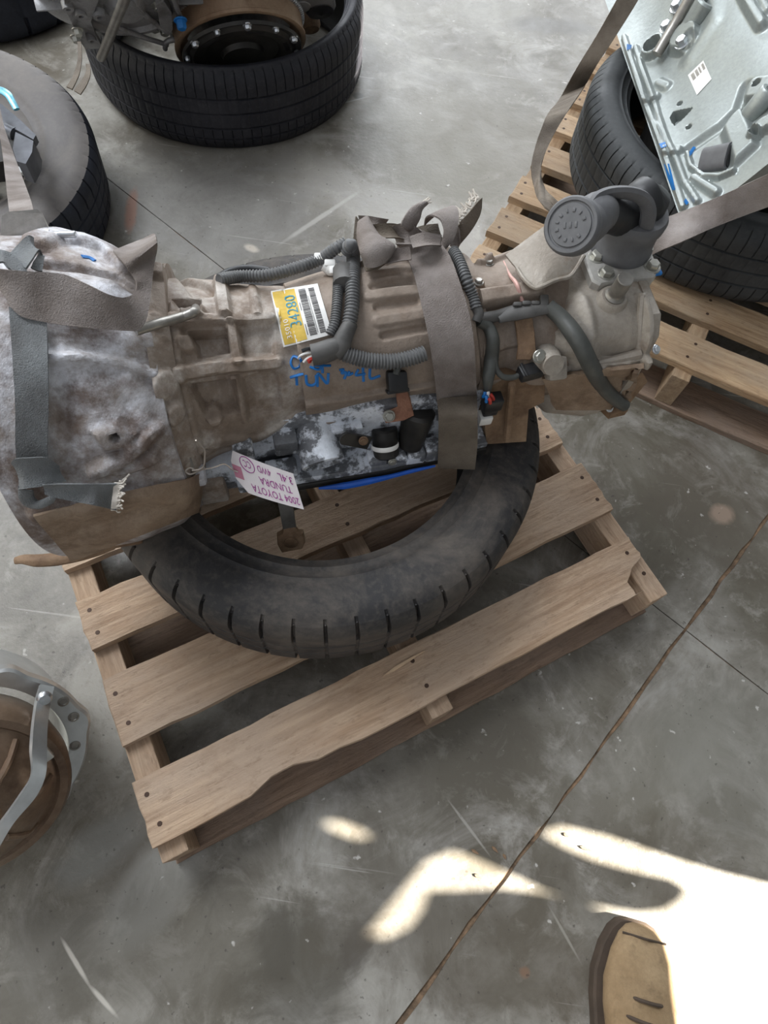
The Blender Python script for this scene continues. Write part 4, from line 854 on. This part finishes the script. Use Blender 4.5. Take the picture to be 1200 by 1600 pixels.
# ------------------------------------------------------------------ paper tag on a twisted wire
tg = empty('paper_tag', tuple(at(420, 750, .40)), 0, 'white paper tag with purple handwriting, wired to the gearbox', 'tag')
TQ = [at(352, 699, .470), at(458, 740, .448), at(475, 796, .415), at(371, 764, .430)]
tn = nrm(np.cross(TQ[1]-TQ[0], TQ[3]-TQ[0])); tn = tn if tn@(CAMP-TQ[0]) > 0 else -tn
def tmap(u, v, o=0):
    q = TQ; return q[0]*(1-u)*(1-v)+q[1]*u*(1-v)+q[2]*u*v+q[3]*(1-u)*v+tn*(o+.0006+.006*math.sin(u*math.pi))
ol = [(.11, .0), (1, 0), (1, 1), (.17, 1), (.03, .72), (.03, .30)]
den = []
for a, b in zip(ol, ol[1:]+ol[:1]): den += [(a[0]+(b[0]-a[0])*t, a[1]+(b[1]-a[1])*t) for t in np.linspace(0, 1, 12)[:-1]]
def strips(us, f0, f1, o, nv=6):
    V, F = [], []
    for u in us: V += [tmap(u, f0(u)+(f1(u)-f0(u))*t, o) for t in np.linspace(0, 1, nv)]
    for i in range(len(us)-1):
        for j in range(nv-1): F.append((i*nv+j, (i+1)*nv+j, (i+1)*nv+j+1, i*nv+j+1))
    return V, F
f0 = lambda u: max(0, .30*(1-(u-.03)/.08)); f1 = lambda u: min(1, .72+.28*(u-.03)/.14)
us = np.r_[np.linspace(.03, .17, 8), np.linspace(.2, 1, 18)]
V1, F1 = strips(us, f0, f1, 0); V2, F2 = strips(us, f0, f1, -.0006); g = G(); g.add(V1, F1); g.add(V2, F2); card = g.mk('card', M['paper'], tg, sharp=60)
g = G(); V, F = strips(np.linspace(.032, .17, 8), lambda u: .36, lambda u: .68, .0003); g.add(V, F); g.mk('hole_patch', M['pinkpaper'], card, label='pink reinforcement patch')
text_on(tmap, '2004 TOYOTA', 'handwriting', M['purple'], card, .965, .26, .70, .90, 0)
text_on(tmap, 'TUNDRA', 'handwriting', M['purple'], card, .90, .42, .42, .61, 0)
text_on(tmap, '3.4L', 'handwriting', M['purple'], card, .955, .74, .13, .33, 0); text_on(tmap, '4WD', 'handwriting', M['purple'], card, .64, .44, .12, .30, 0)
text_on(tmap, 'CC', 'handwriting', M['purple'], card, .345, .235, .12, .30, 0)
g = G(); g.add(*tube([tmap(.29+.105*math.cos(t), .22+.19*math.sin(t), .0004) for t in np.linspace(0, 2*math.pi, 40)], .0006, 60, 5)); g.mk('ink_ring', M['purple'], card)
g = G(); g.add(*tube([tmap(.10, .52, .001), tmap(.03, .50, .004), at(350, 725, .47), at(335, 730, .475), at(320, 733, .475), at(306, 735, .50), at(297, 731, .504), at(290, 736, .504), at(297, 741, .504), at(310, 736, .496), at(318, 732, .478)], .0011, 90, 6))
g.add(*tube([at(300, 735, .504), at(312, 733, .505), at(318, 728, .51), at(320, 712, .53), at(319, 702, .545), at(312, 694, .56), at(306, 688, .575)], .0011, 50, 6)); g.mk('wire', M['wire'], tg)
# ------------------------------------------------------------------ engine on the top tyre
eng = empty('engine', (-.62, 2.05, .06), 0, 'grey engine with a toothed flywheel ring resting in the black tyre at the top', 'engine')
FN = nrm([.31, -.74, -.62]); FC = at(381, 91, .200)-FN*.045
g = G(); g.add(*lathe(FC-FN*.03, FN, [(.145, 0), (.175, 0), (.175, .038), (.178, .040), (.178, .047), (.172, .049), (.165, .047), (.163, .043), (.161, .036), (.145, .034)], 90)); fw = g.mk('flywheel_ring', M['rust_band'], eng)
g = G(); X, Y, Z = frame(FN)
for k in range(120):
    a = 2*math.pi*k/120; d = math.cos(a)*X+math.sin(a)*Y; g.add(*rbox(FC-FN*.034+d*.179, d, np.cross(FN, d), FN, .009, .0052, .010, .001))
g.mk('ring_teeth', M['bright'], fw, kind='stuff')
g = G(); g.add(*lathe(FC, FN, [(.163, .030), (.161, .038), (.144, .032), (.135, .040), (.11, .038), (.10, .030), (.06, .032), (.055, .044), (.03, .044), (1e-5, .042)], 72)); g.mk('drive_plate', M['darksteel'], fw)
for k in range(12):
    a = 2*math.pi*k/12+.2; d = math.cos(a)*X+math.sin(a)*Y; g = bolt(FC+FN*.036+d*.151, FN, .006 if k % 2 else .008, .010); g.mk('bolt', M['bright'], fw)
for k in range(6):
    a = 2*math.pi*k/6; d = math.cos(a)*X+math.sin(a)*Y; g = G(); g.add(*rbox(FC+FN*.037+d*.122, d, np.cross(FN, d), FN, .012, .05, .006, .001)); g.mk('plate_slot', M['void'], fw)
def onp(px, py, P0, n):
    d = ray(px, py); return CAMP+d*(((P0-CAMP)@n)/(d@n))
EP = FC-FN*.060
def ep(px, py, o=0): return onp(px, py, EP+FN*o, FN)
clampz = lambda p, z=.238: np.array([p[0], p[1], max(p[2], z)])
g = G(); g.add(*prism([clampz(ep(x, y)) for x, y in ((104, -90), (100, 10), (112, 34), (140, 96), (152, 106), (170, 98), (178, 92), (232, 94), (262, 98), (300, 110), (440, 60), (520, 10), (520, -90))], -FN*.05, .006)); g.mk('rear_plate', M['engine'], eng)
g = G(); c = ep(372, 62, -.02); g.add(*lathe(c, FN, [(1e-5, .03), (.10, .03), (.13, .025), (.16, 0), (.17, -.06)], 48)); g.mk('crank_cover', M['engine'], eng)
EX = nrm(np.cross(ZU, FN)); EY = np.cross(ZU, EX); cb_ = np.array([-.76, 2.22, .36])
g = G(); g.add(*rbox(cb_, EX, EY, ZU, .44, .38, .24, .02)); blk = g.mk('engine_block', M['engine'], eng)
g = G(); g.add(*rbox(cb_+ZU*.15, EX, EY, ZU, .40, .30, .08, .02)); g.mk('valve_cover', M['midmetal'], blk)
g = G()
for k in range(6): g.add(*rbox(cb_+EX*(-.18+.072*k)+ZU*.02, EX, EY, ZU, .012, .40, .18, .004))
g.mk('block_ribs', M['engine'], blk)
# round housing with webs on the left
HC = ep(188, -22, .0); g = G(); g.add(*lathe(HC, FN, [(.20, -.02), (.195, .012), (.13, .035), (.125, .048), (.112, .05), (.105, .040), (.05, .045), (.04, .06), (1e-5, .06)], 64)); hs_ = g.mk('round_housing', M['engine'], eng)
g = G()
for a in np.linspace(-2.9, .3, 9):
    X, Y, Z = frame(FN, CR); d = math.cos(a)*X+math.sin(a)*Y*(1 if (Y@CU) > 0 else -1); g.add(*rbox(HC+FN*.028+d*.155, d, np.cross(FN, d), FN, .09, .006, .03, .002))
g.mk('housing_webs', M['engine'], hs_)
# left bracket plate with bosses, strut bar
g = G(); g.add(*prism([clampz(ep(x, y, .075)) for x, y in ((100, -40), (101, 12), (112, 36), (122, 60), (140, 96), (152, 102), (166, 92), (150, 56), (142, 34), (150, 10), (170, -40))], -FN*.016, .002)); bp = g.mk('side_bracket', M['engine'], eng)
for x, y, r in ((126, 22, .013), (155, 24, .014), (143, 61, .011), (106, 11, .012)):
    c = ep(x, y, .075); g = G(); g.add(*lathe(c-FN*.01, FN, [(r*1.1, 0), (r, .016), (r*.45, .016), (r*.45, .004), (1e-5, .004)], 20)); g.mk('boss', M['engine'], bp)
for x, y in ((121, 47), (118, 58)): bolt(ep(x, y, .078), FN, .009, .012).mk('bolt', M['bolt'], bp)
g = G(); g.add(*tube([ep(210, -60, .13), ep(197, -8, .125), ep(183, 28, .12), ep(168, 66, .11), ep(158, 90, .105)], .0125, 40, 12, flat=.8)); g.mk('strut_bar', M['steel'], eng)
for x, y in ((250, 80), (262, 70), (228, 83), (256, 33), (247, 8)): bolt(clampz(ep(x, y, .045), .25), FN, .011, .012).mk('bolt', M['bolt'], eng)
g = bolt(ep(282, 32, .07), FN, .011, .02); g.mk('bolt', M['bluepaint'], eng, label='bolt head daubed blue')
g = G(); g.add(*prism([ep(x, y, .06) for x, y in ((244, 8), (256, 2), (268, 20), (270, 46), (262, 58), (250, 40))], -FN*.05, .004)); g.mk('bolt_lug', M['engine'], eng)
for (pts, r) in ((((258, 76), (260, 66), (270, 62), (284, 66)), .007), (((262, -30), (275, 10), (283, 28)), .006), (((178, 40), (215, 55), (262, 70)), .006), (((200, 0), (235, 30), (258, 48)), .007)):
    g = G(); g.add(*tube([ep(x, y, .055) for x, y in pts], r, 40, 10)); g.mk('pipe', M['engine'], eng)
for x, y, r, m in ((500, 12, .045, 'black'), (468, 5, .035, 'engine'), (485, 40, .03, 'rusty')):
    g = G(); g.add(*lathe(ep(x, y, -.01), FN, [(r, -.06), (r, 0), (r*.8, .012), (r*.35, .014), (1e-5, .02)], 32)); g.mk('pulley', M[m], eng)
# strap from that engine down to the floor
st = empty('hanging_strap', tuple(at(120, 140, 0)), 0, 'thin brown strap hanging from the bracket of the engine at the top', 'strap')
band('webbing', [(121, 66, .22, 127, 66, .22), (122, 90, .12, 128, 92, .12), (117, 112, .05, 124, 116, .05), (112, 124, .012, 119, 128, .012), (104, 136, .006, 113, 140, .006)], 'belt3', st)
band('webbing', [(134, 100, .10, 141, 102, .10), (134, 114, .05, 141, 118, .05), (126, 128, .014, 135, 134, .014), (116, 142, .006, 126, 148, .006)], 'belt3', st)
# ------------------------------------------------------------------ machine part inside the left tyre
mp_ = empty('machine_part', (-1.25, 1.33, .02), 0, 'grey cast machine part with boxy cover sitting inside the dusty left tyre', 'machine part')
g = G(); g.add(*rbox((-1.25, 1.29, .12), (1, .2, 0), (-.2, 1, 0), ZU, .2, .2, .19, .02)); g.mk('body', M['darksteel'], mp_)
def boxpx(P, z, h, m, name, par, bev=.003, label=None):
    g = G(); g.add(*prism([at(x, y, z) for x, y in P], -ZU*h, bev)); return g.mk(name, M[m], par, label=label)
boxpx([(-60, 150), (2, 162), (30, 186), (56, 211), (52, 218), (30, 205), (-10, 185), (-60, 185)], .285, .02, 'midmetal', 'cover_flange', mp_)
boxpx([(24, 206), (52, 220), (50, 238), (40, 256), (26, 252), (20, 232)], .30, .05, 'midmetal', 'cast_box', mp_)
boxpx([(-60, 188), (10, 196), (28, 214), (22, 250), (-60, 260)], .27, .05, 'darksteel', 'lower_box', mp_)
g = G(); g.add(*tube([at(-30, 190, .275), at(0, 200, .275), at(24, 211, .272)], .016, 20, 14)); g.mk('round_port', M['midmetal'], mp_)
g = G(); g.add(*tube([at(-30, 136, .30), at(0, 141, .305), at(12, 148, .305), at(20, 160, .30), at(26, 171, .295)], [.012, .012, .010, .008, .007], 30, 10, flat=.5, up=ZU)); g.mk('bent_tab', M['cyanlit'], mp_, label='bent tab with bright cyan light painted into its colour')
boxpx([(28, 260), (44, 262), (50, 268), (46, 272), (28, 268)], .26, .01, 'bracket', 'small_tab', mp_)
boxpx([(50, 228), (58, 231), (58, 240), (50, 240)], .26, .02, 'steel', 'small_lug', mp_)
lst = empty('grey_strap', tuple(at(10, 260, .3)), 0, 'grey strap running from the gearbox mount to the left edge tyre', 'strap')
band('webbing', [(-12, 150, .32, -2, 158, .32), (-4, 190, .34, 7, 200, .34), (2, 225, .40, 20, 238, .40), (8, 275, .50, 36, 280, .50), (13, 318, .60, 48, 312, .60), (16, 340, .655, 54, 334, .655)], 'belt2', lst)
# ------------------------------------------------------------------ clean silver gearbox on the right-hand tyre
sg = empty('gearbox', (.86, 1.62, .2), 0, 'clean silver gearbox with square white sticker and blue paint dabs, on the grey tyre', 'gearbox')
S0 = at(980, 74, .375); S1 = at(1068, 325, .375); E1 = nrm(S1-S0); Hn = np.array([-E1[1], E1[0], 0]); Hn = Hn if Hn[0] > 0 else -Hn
E2 = nrm(Hn*.72+ZU*.62); NN = nrm(np.cross(E1, E2)); NN = NN if NN@(CAMP-S0) > 0 else -NN
def su2(px, py):
    P = onp(px, py, S0, NN); return float((P-S0)@E1), float((P-S0)@E2), 1.0
_su = su; su = su2
sf = [lumps(.0012, 20, 16, .4),
    lambda a, b: .05*ss((b-.03)/.22), lambda a, b: .012*np.sin(a*9+1)*ss((b-.08)/.1), lambda a, b: -.25*np.maximum(0, b-.34)**2,
    f_seg([(976, 60), (1008, 160), (1030, 215), (1068, 325)], .013, .012, .006), f_seg([(994, 76), (1004, 110), (1020, 152), (1036, 205), (1050, 238), (1058, 252), (1070, 285), (1090, 316)], .012, .010, .007),
    f_seg([(1014, 158), (1022, 154)], .028, .010, .006), f_seg([(1046, 240), (1056, 238)], .028, .010, .006), f_seg([(1068, 74), (1076, 76)], .056, .022, .012), f_seg([(1078, 82), (1079, 82)], .03, -.012, .008),
    f_seg([(1022, 78), (1022, 79)], .055, .02, .008), f_seg([(1022, 78), (1022, 79)], .036, -.034, .004), f_poly([(1048, 184), (1052, 176), (1060, 174), (1082, 172), (1066, 186), (1054, 195)], -.025, .004),
    f_seg([(1062, 163), (1063, 163)], .008, -.012, .003), f_seg([(1076, 199), (1077, 199)], .010, -.012, .003), f_seg([(1170, 150), (1158, 180), (1128, 205), (1090, 225), (1078, 232)], .02, -.012, .018),
    f_seg([(1075, 240), (1080, 262), (1100, 278), (1125, 282), (1148, 276)], .010, .012, .006), f_poly([(1132, 215), (1150, 188), (1165, 186), (1178, 215), (1186, 245), (1150, 270)], .018, .016),
    f_seg([(1084, 280), (1120, 304)], .016, .012, .01), f_seg([(1150, -10), (1175, 40), (1196, 72)], .02, .018, .012), f_seg([(1172, -10), (1205, 50)], .014, .010, .01), f_seg([(1184, 165), (1200, 166)], .045, .025, .010),
    f_seg([(1188, 161), (1189, 161)], .012, -.02, .004), f_seg([(1183, 232), (1184, 232)], .022, .012, .005), f_seg([(1183, 232), (1184, 232)], .011, -.014, .003), f_seg([(1195, 220), (1210, 215)], .03, .02, .01),
    f_seg([(1030, 130), (1042, 136)], .02, .008, .012), f_seg([(1080, 100), (1120, 60), (1125, 20)], .03, .006, .03)]
su = _su
na, nb_ = 430, 290; AA, BB = np.meshgrid(np.linspace(-.42, float((S1-S0)@E1)+.03, na), np.linspace(-.012, .60, nb_), indexing='ij'); HH = sum(f(AA, BB) for f in sf)
Pg = S0+AA[..., None]*E1+BB[..., None]*E2+HH[..., None]*NN
bot = S0+AA[..., None]*E1+BB[..., None]*E2*.92-NN*.03+Hn*.02; bot[..., 2] = np.maximum(bot[..., 2]-.015, .36)
V = np.concatenate([Pg.reshape(-1, 3), bot.reshape(-1, 3)]); F = []; k = na*nb_
for i in range(na-1):
    for j in range(nb_-1): q = (i*nb_+j, (i+1)*nb_+j, (i+1)*nb_+j+1, i*nb_+j+1); F.append(q); F.append(tuple(x+k for x in q[::-1]))
for i in range(na-1):
    for j in (0, nb_-1): F.append((i*nb_+j, (i+1)*nb_+j, (i+1)*nb_+j+k, i*nb_+j+k))
for j in range(nb_-1):
    for i in (0, na-1): F.append((i*nb_+j, i*nb_+j+1, i*nb_+j+1+k, i*nb_+j+k))
mk('cast_housing', V, F, M['silver'], sg, sharp=40)
def sp(px, py, o=0):
    """pixel -> point on the silver housing"""
    d = ray(px, py); h = 0
    for _ in range(6):
        P = CAMP+d*(((S0+NN*h-CAMP)@NN)/(d@NN)); a, b = np.array([(P-S0)@E1]), np.array([(P-S0)@E2]); h = float(sum(f(a, b) for f in sf)[0])
    return P+NN*o
g = G(); g.add(*cyl((.79, 1.66, .19), ZU, .27, .19, 48, .01)); g.mk('lower_pan', M['darksteel'], sg)
g = G(); g.add(*tube([sp(1030, 96, .020), sp(1060, 48, .022), sp(1092, -6, .024), sp(1110, -40, .024)], .012, 30, 14)); g.mk('breather_tube', M['steel'], sg)
for x, y in ((1042, 44), (1066, 68), (1058, 12)): bolt(sp(x, y, .001), NN, .011, .014).mk('bolt', M['bright'], sg)
for x, y, r in ((1090, 28, .024), (1184, 166, .020)):
    g = G(); g.add(*lathe(sp(x, y), nrm(NN+Hn*.8), [(r, -.02), (r, .03), (r*.85, .034), (r*.5, .034), (r*.5, .02), (1e-5, .02)], 28)); g.mk('boss', M['silver'], sg)
g = G(); c = sp(1114, 250); d = nrm(nrm(CAMP-c)*.75+CR*.62+CU*.12); X, Y, Z = frame(d, CU); sy = lambda t: (np.sign(math.cos(t))*abs(math.cos(t))**.6, np.sign(math.sin(t))*abs(math.sin(t))**.6)
P = [c+X*.026*sy(t)[0]+Y*.017*sy(t)[1] for t in np.linspace(0, 2*math.pi, 29)[:-1]]; Pi = [c+d*.043+X*.021*sy(t)[0]+Y*.012*sy(t)[1] for t in np.linspace(0, 2*math.pi, 29)[:-1]]
g.add(*prism([p-d*.02 for p in P], d*.062, 0)); sc_ = g.mk('socket', M['knob'], sg); g = G(); g.add(*prism(Pi, -d*.0025+d*.0005, 0)); V, F = prism([p-d*.0015 for p in Pi], d*.003, 0); mk('socket_mouth', V, F, M['black'], sc_)
qd = [(1075, 118), (1089, 149), (1112, 124), (1099, 95)]
def spm(u, v, o=0): return sp(*quadpx(qd, u, v), .0012+o)
NV = 7; g = G(); V = [spm(i/6, j/6) for i in range(NV) for j in range(NV)]; V += [spm(i/6, j/6, -.0011) for i in range(NV) for j in range(NV)]
g.add(V, [(i*NV+j, (i+1)*NV+j, (i+1)*NV+j+1, i*NV+j+1) for i in range(6) for j in range(6)]); ws = g.mk('sticker', M['white'], sg, label='square white sticker')
flat_on(spm, [[(.10+.06*i, v), (.14+.06*i, v), (.14+.06*i, v+w), (.10+.06*i, v+w)] for i in range(5) for v, w in ((.12, .2), (.38, .16), (.60, .1), (.80, .14))], 'fine_print', M['steel'], ws, .0006)
for P in ([(980, 70), (988, 72), (986, 78), (980, 80)], [(1030, 226), (1040, 223), (1042, 230), (1034, 233)], [(1038, 258), (1046, 257), (1050, 272), (1054, 290), (1056, 298), (1051, 299), (1044, 280)], [(1069, 316), (1072, 311), (1077, 318), (1073, 322)], [(1078, 238), (1084, 230), (1088, 232), (1082, 242), (1078, 246)]):
    g = G(); c = [sp(x, y, .003) for x, y in P]; g.add(c+[np.mean(c, 0)+NN*.0015], [(i, (i+1) % len(c), len(c)) for i in range(len(c))]); g.mk('paint_dab', M['bluepaint'], sg, label='dab of blue paint')
# straps over it
rs1 = empty('loose_strap', tuple(at(880, 250, .14)), 0, 'brown strap hanging in a curve beside the grey tyre onto the pale pallet', 'strap')
band('webbing', [(985, -40, .50, 1016, -40, .50), (960, 6, .47, 996, 2, .47), (933, 54, .42, 960, 60, .42), (900, 108, .36, 931, 104, .37), (876, 152, .31, 914, 134, .32), (852, 186, .26, 892, 167, .27), (836, 230, .21, 871, 200, .225), (830, 265, .175, 853, 236, .19), (836, 298, .155, 845, 262, .165), (852, 325, .148, 852, 296, .150), (872, 338, .142, 872, 316, .142)], 'belt3', rs1, n=80)
rs2 = empty('tie_down_strap', tuple(at(1110, 340, .35)), 0, 'wide dusty strap stretched across the lower end of the silver gearbox', 'strap')
band('webbing', [(960, 372, .36, 985, 425, .30), (1012, 350, .40, 1020, 398, .36), *[(x, y, sp(x, y)[2]+.03, x2, y2, max(.41, sp(x, y)[2]-.02)) for x, y, x2, y2 in ((1060, 333, 1066, 378), (1110, 313, 1112, 357), (1165, 288, 1165, 336), (1215, 265, 1215, 318), (1290, 230, 1290, 290))]], 'belt2', rs2, n=60)
# ------------------------------------------------------------------ converter in its bell at the left edge
tcv = empty('gearbox', tuple(at(-70, 1230, 0)), 0, 'silver bell housing with brown converter and steel bar, cut off by the left edge', 'gearbox')
RC = at(-56, 1196, .20); dc = nrm(CAMP-RC); dn_ = nrm(-CU-(-CU@dc)*dc); TA = nrm(.82*dc+.57*dn_)
X, Y, Z = frame(TA, CR); n = 150; g = G(); rows = []
def ringr(a, r):   # scalloped outer edge with flats
    return r*(1+.045*max(0, math.sin(a*7+.6))**3+.03*math.sin(a*3+1))
A = np.arange(n)*2*math.pi/n; V = []
prof = [(.128, -.10, 0), (.134, -.02, 0), (.140, .012, 0), (.142, .016, 0), (.164, .016, 1), (.168, .012, 1), (.168, -.002, 1), (.158, -.010, 0), (.145, -.10, 0), (.12, -.16, 0)]
for r, h, s in prof: V.append(np.array([RC+TA*h+(ringr(a, r) if s else r)*(math.cos(a)*X+math.sin(a)*Y) for a in A]))
V = np.concatenate(V); V[:, 2] = np.maximum(V[:, 2], .004); F = [(i*n+j, i*n+(j+1) % n, ((i+1) % len(prof))*n+(j+1) % n, ((i+1) % len(prof))*n+j) for i in range(len(prof)) for j in range(n)]
bh = mk('bell_housing', V, F, M['bracket'], tcv, sharp=35)
for x, y in ((99, 1096), (115, 1120), (117, 1165)):
    c = onp(x, y, RC+TA*.016, TA); g = G(); g.add(*lathe(c-TA*.002, TA, [(.0085, 0), (.0085, .003), (.0058, .0036), (.0052, .0024), (1e-5, .0024)], 18)); g.mk('bolt_hole', M['steel'], bh)
CC = RC+TA*.085; g = G(); g.add(*lathe(CC, TA, [(.10, -.11), (.128, -.075), (.138, -.03), (.138, -.004), (.132, .004), (.121, .005), (.117, .001), (.110, .004), (.095, .030), (.07, .046), (.045, .05), (.040, .056), (.028, .058), (1e-5, .058)], 72)); cv = g.mk('converter', M['convert'], tcv)
for a in (.4, -1.8):
    d = math.cos(a)*X+math.sin(a)*Y; g = G(); g.add(*rbox(CC+TA*.006+d*.112, d, np.cross(TA, d), TA, .022, .034, .014, .003)); g.mk('mount_pad', M['bracket'], cv)
for a in np.linspace(0, 6.28, 9)[:-1]:
    d = math.cos(a)*X+math.sin(a)*Y; g = G(); g.add(*tube([CC+d*.108+TA*.006, CC+d*.09+TA*.034, CC+d*.06+TA*.051], .005, 12, 8)); g.mk('rib', M['convert'], cv)
# steel bar that holds the converter in
BA = lambda x, y, h: onp(x, y, RC+TA*h, TA)
A_, B_ = [BA(62, 1070, .024), BA(57, 1090, .040), BA(51, 1130, .092), BA(48, 1170, .132), BA(48, 1212, .156), BA(30, 1243, .164), BA(-4, 1290, .166), BA(-40, 1335, .16)], [BA(84, 1073, .024), BA(77, 1100, .040), BA(72, 1140, .092), BA(71, 1180, .132), BA(70, 1213, .156), BA(56, 1243, .164), BA(20, 1286, .166), BA(-14, 1345, .16)]
V, F = ribbon(A_, B_, .006, 60, 3); hb = mk('holding_bar', V, F, M['bracket'], tcv, sharp=40)
g = G(); c = BA(69, 1090, .044); g.add(*lathe(c, TA, [(.011, 0), (.0105, .005), (.008, .008), (1e-5, .009)], 20)); g.mk('bolt', M['bright'], hb)
g = G(); rf = random.Random(8); AB = spline(np.hstack([np.array(A_[1:5]), np.array(B_[1:5])]), 60)
for i in range(6, 54):
    for w, lo, hi in ((.30, 22, 40), (.55, 8, 54), (.78, 6, 52)):
        if lo <= i <= hi and rf.random() < .75:
            a, b = AB[i, :3], AB[i, 3:]; p = a+(b-a)*(w+rf.uniform(-.06, .06)); g.add(*rbox(p+TA*.0036, nrm(b-a), np.cross(TA, nrm(b-a)), TA, .0022, .0013, .0008, 0))
g.mk('stamped_marks', M['white'], hb, kind='stuff')
# ------------------------------------------------------------------ boot at the lower right
bt = empty('boot', (.56, -.25, 0), 0, 'scuffed tan boot with dark sole standing in the sunlight, lower right corner', 'boot')
def loft(secs, n=28, cap=True):
    V, F = [], []
    for (c, X, Y, rx, ry, e) in secs:
        for t in np.arange(n)*2*math.pi/n:
            ct, st_ = math.cos(t), math.sin(t); V.append(np.asarray(c)+np.asarray(X)*rx*math.copysign(abs(ct)**e, ct)+np.asarray(Y)*ry*math.copysign(abs(st_)**e, st_))
    m = len(secs)
    for i in range(m-1):
        for j in range(n): F.append((i*n+j, i*n+(j+1) % n, (i+1)*n+(j+1) % n, (i+1)*n+j))
    F += [list(range(n))[::-1], list(range((m-1)*n, m*n))]; return V, F
toe = at(998, 1443, .03); hd = nrm(at(975, 1800, .0)-at(998, 1443, 0)); sd = np.array([-hd[1], hd[0], 0])
prof = [(.0, .008, .018), (.005, .020, .028), (.018, .031, .040), (.045, .042, .050), (.085, .050, .058), (.12, .049, .068), (.16, .043, .088), (.20, .040, .115), (.25, .040, .13), (.285, .034, .12), (.30, .02, .10)]
g = G(); g.add(*loft([(toe*[1, 1, 0]+hd*d+ZU*(.022+h/2), sd, ZU, w*1.18, h/2, .85) for d, w, h in prof])); g.mk('upper', M['tan'], bt)
g = G(); g.add(*prism([toe*[1, 1, 0]+hd*(d-.004)+sd*(w*1.18+.006)*s for s, rng in ((1, prof), (-1, prof[::-1])) for d, w, h in rng], ZU*.026, .004)); g.mk('sole', M['sole'], bt)
g = G(); g.add(*loft([(toe*[1, 1, 0]+hd*.225+ZU*z, sd, hd, rx, ry, 1) for z, rx, ry in ((.08, .042, .062), (.13, .044, .060), (.19, .047, .058), (.22, .049, .060))])); g.mk('shaft', M['tan'], bt)
g = G()
for k in range(4):
    c = toe*[1, 1, 0]+hd*(.10+k*.025)+ZU*(.084+k*.016); g.add(*tube([c-sd*.036-ZU*.018, c-sd*.012+ZU*.004, c+sd*.012+ZU*.004, c+sd*.036-ZU*.018], .0028, 20, 7))
g.add(*tube([toe*[1, 1, 0]+hd*.10-sd*-.05+ZU*.03, toe*[1, 1, 0]+hd*.12+sd*.03+ZU*.07, toe*[1, 1, 0]+hd*.15+ZU*.10], .003, 20, 7)); g.mk('lace', M['sole'], bt)
g = G(); g.add(*tube([toe*[1, 1, 0]+hd*.018+ZU*.066+sd*a-hd*abs(a)*.0+ZU*(-abs(a)*.35) for a in np.linspace(-.036, .036, 9)], .002, 20, 6)); g.mk('toe_seam', M['sole'], bt)
# ------------------------------------------------------------------ small debris
def sliver(name, a, b, r, z, label, cat, group=None, m='frayed'):
    A = at(*a, z); B = at(*b, z); d = nrm(B-A); s_ = np.cross(ZU, d); w = r
    P = [A, A+(B-A)*.3+s_*w, A+(B-A)*.7+s_*w*.7, B, A+(B-A)*.6-s_*w*.6, A+(B-A)*.25-s_*w*.8]
    V, F = prism(P, ZU*.003); return mk(name, V, F, M[m], label=label, cat=cat, group=group)
M['splinter'] = plain('fresh_splinter', (212, 182, 150), .8)
sliver('wood_splinter', (598, 1057), (664, 1017), .0035, .1315, 'pale wood splinter lying on the front board of the weathered pallet', 'splinter', m='splinter')
for a, b, lb in (((736, 1327), (748, 1335), 'wood chip on the upper sun patch, left of the floor joint'), ((741, 1366), (752, 1373), 'wood chip in the lower sun patch beside the floor joint'), ((768, 1322), (778, 1333), 'wood chip lying across the floor joint at the sun patch'),
    ((786, 1334), (790, 1343), 'wood chip just right of the floor joint at the sun patch'), ((905, 1322), (924, 1330), 'longest wood chip, in the upper sun strip right of the floor joint'), ((880, 1302), (888, 1308), 'wood chip on the upper border of the right sun strip')):
    sliver('wood_chip', a, b, .003, .0005, lb, 'chip', 'wood chips on the sunlit floor', 'rusty')
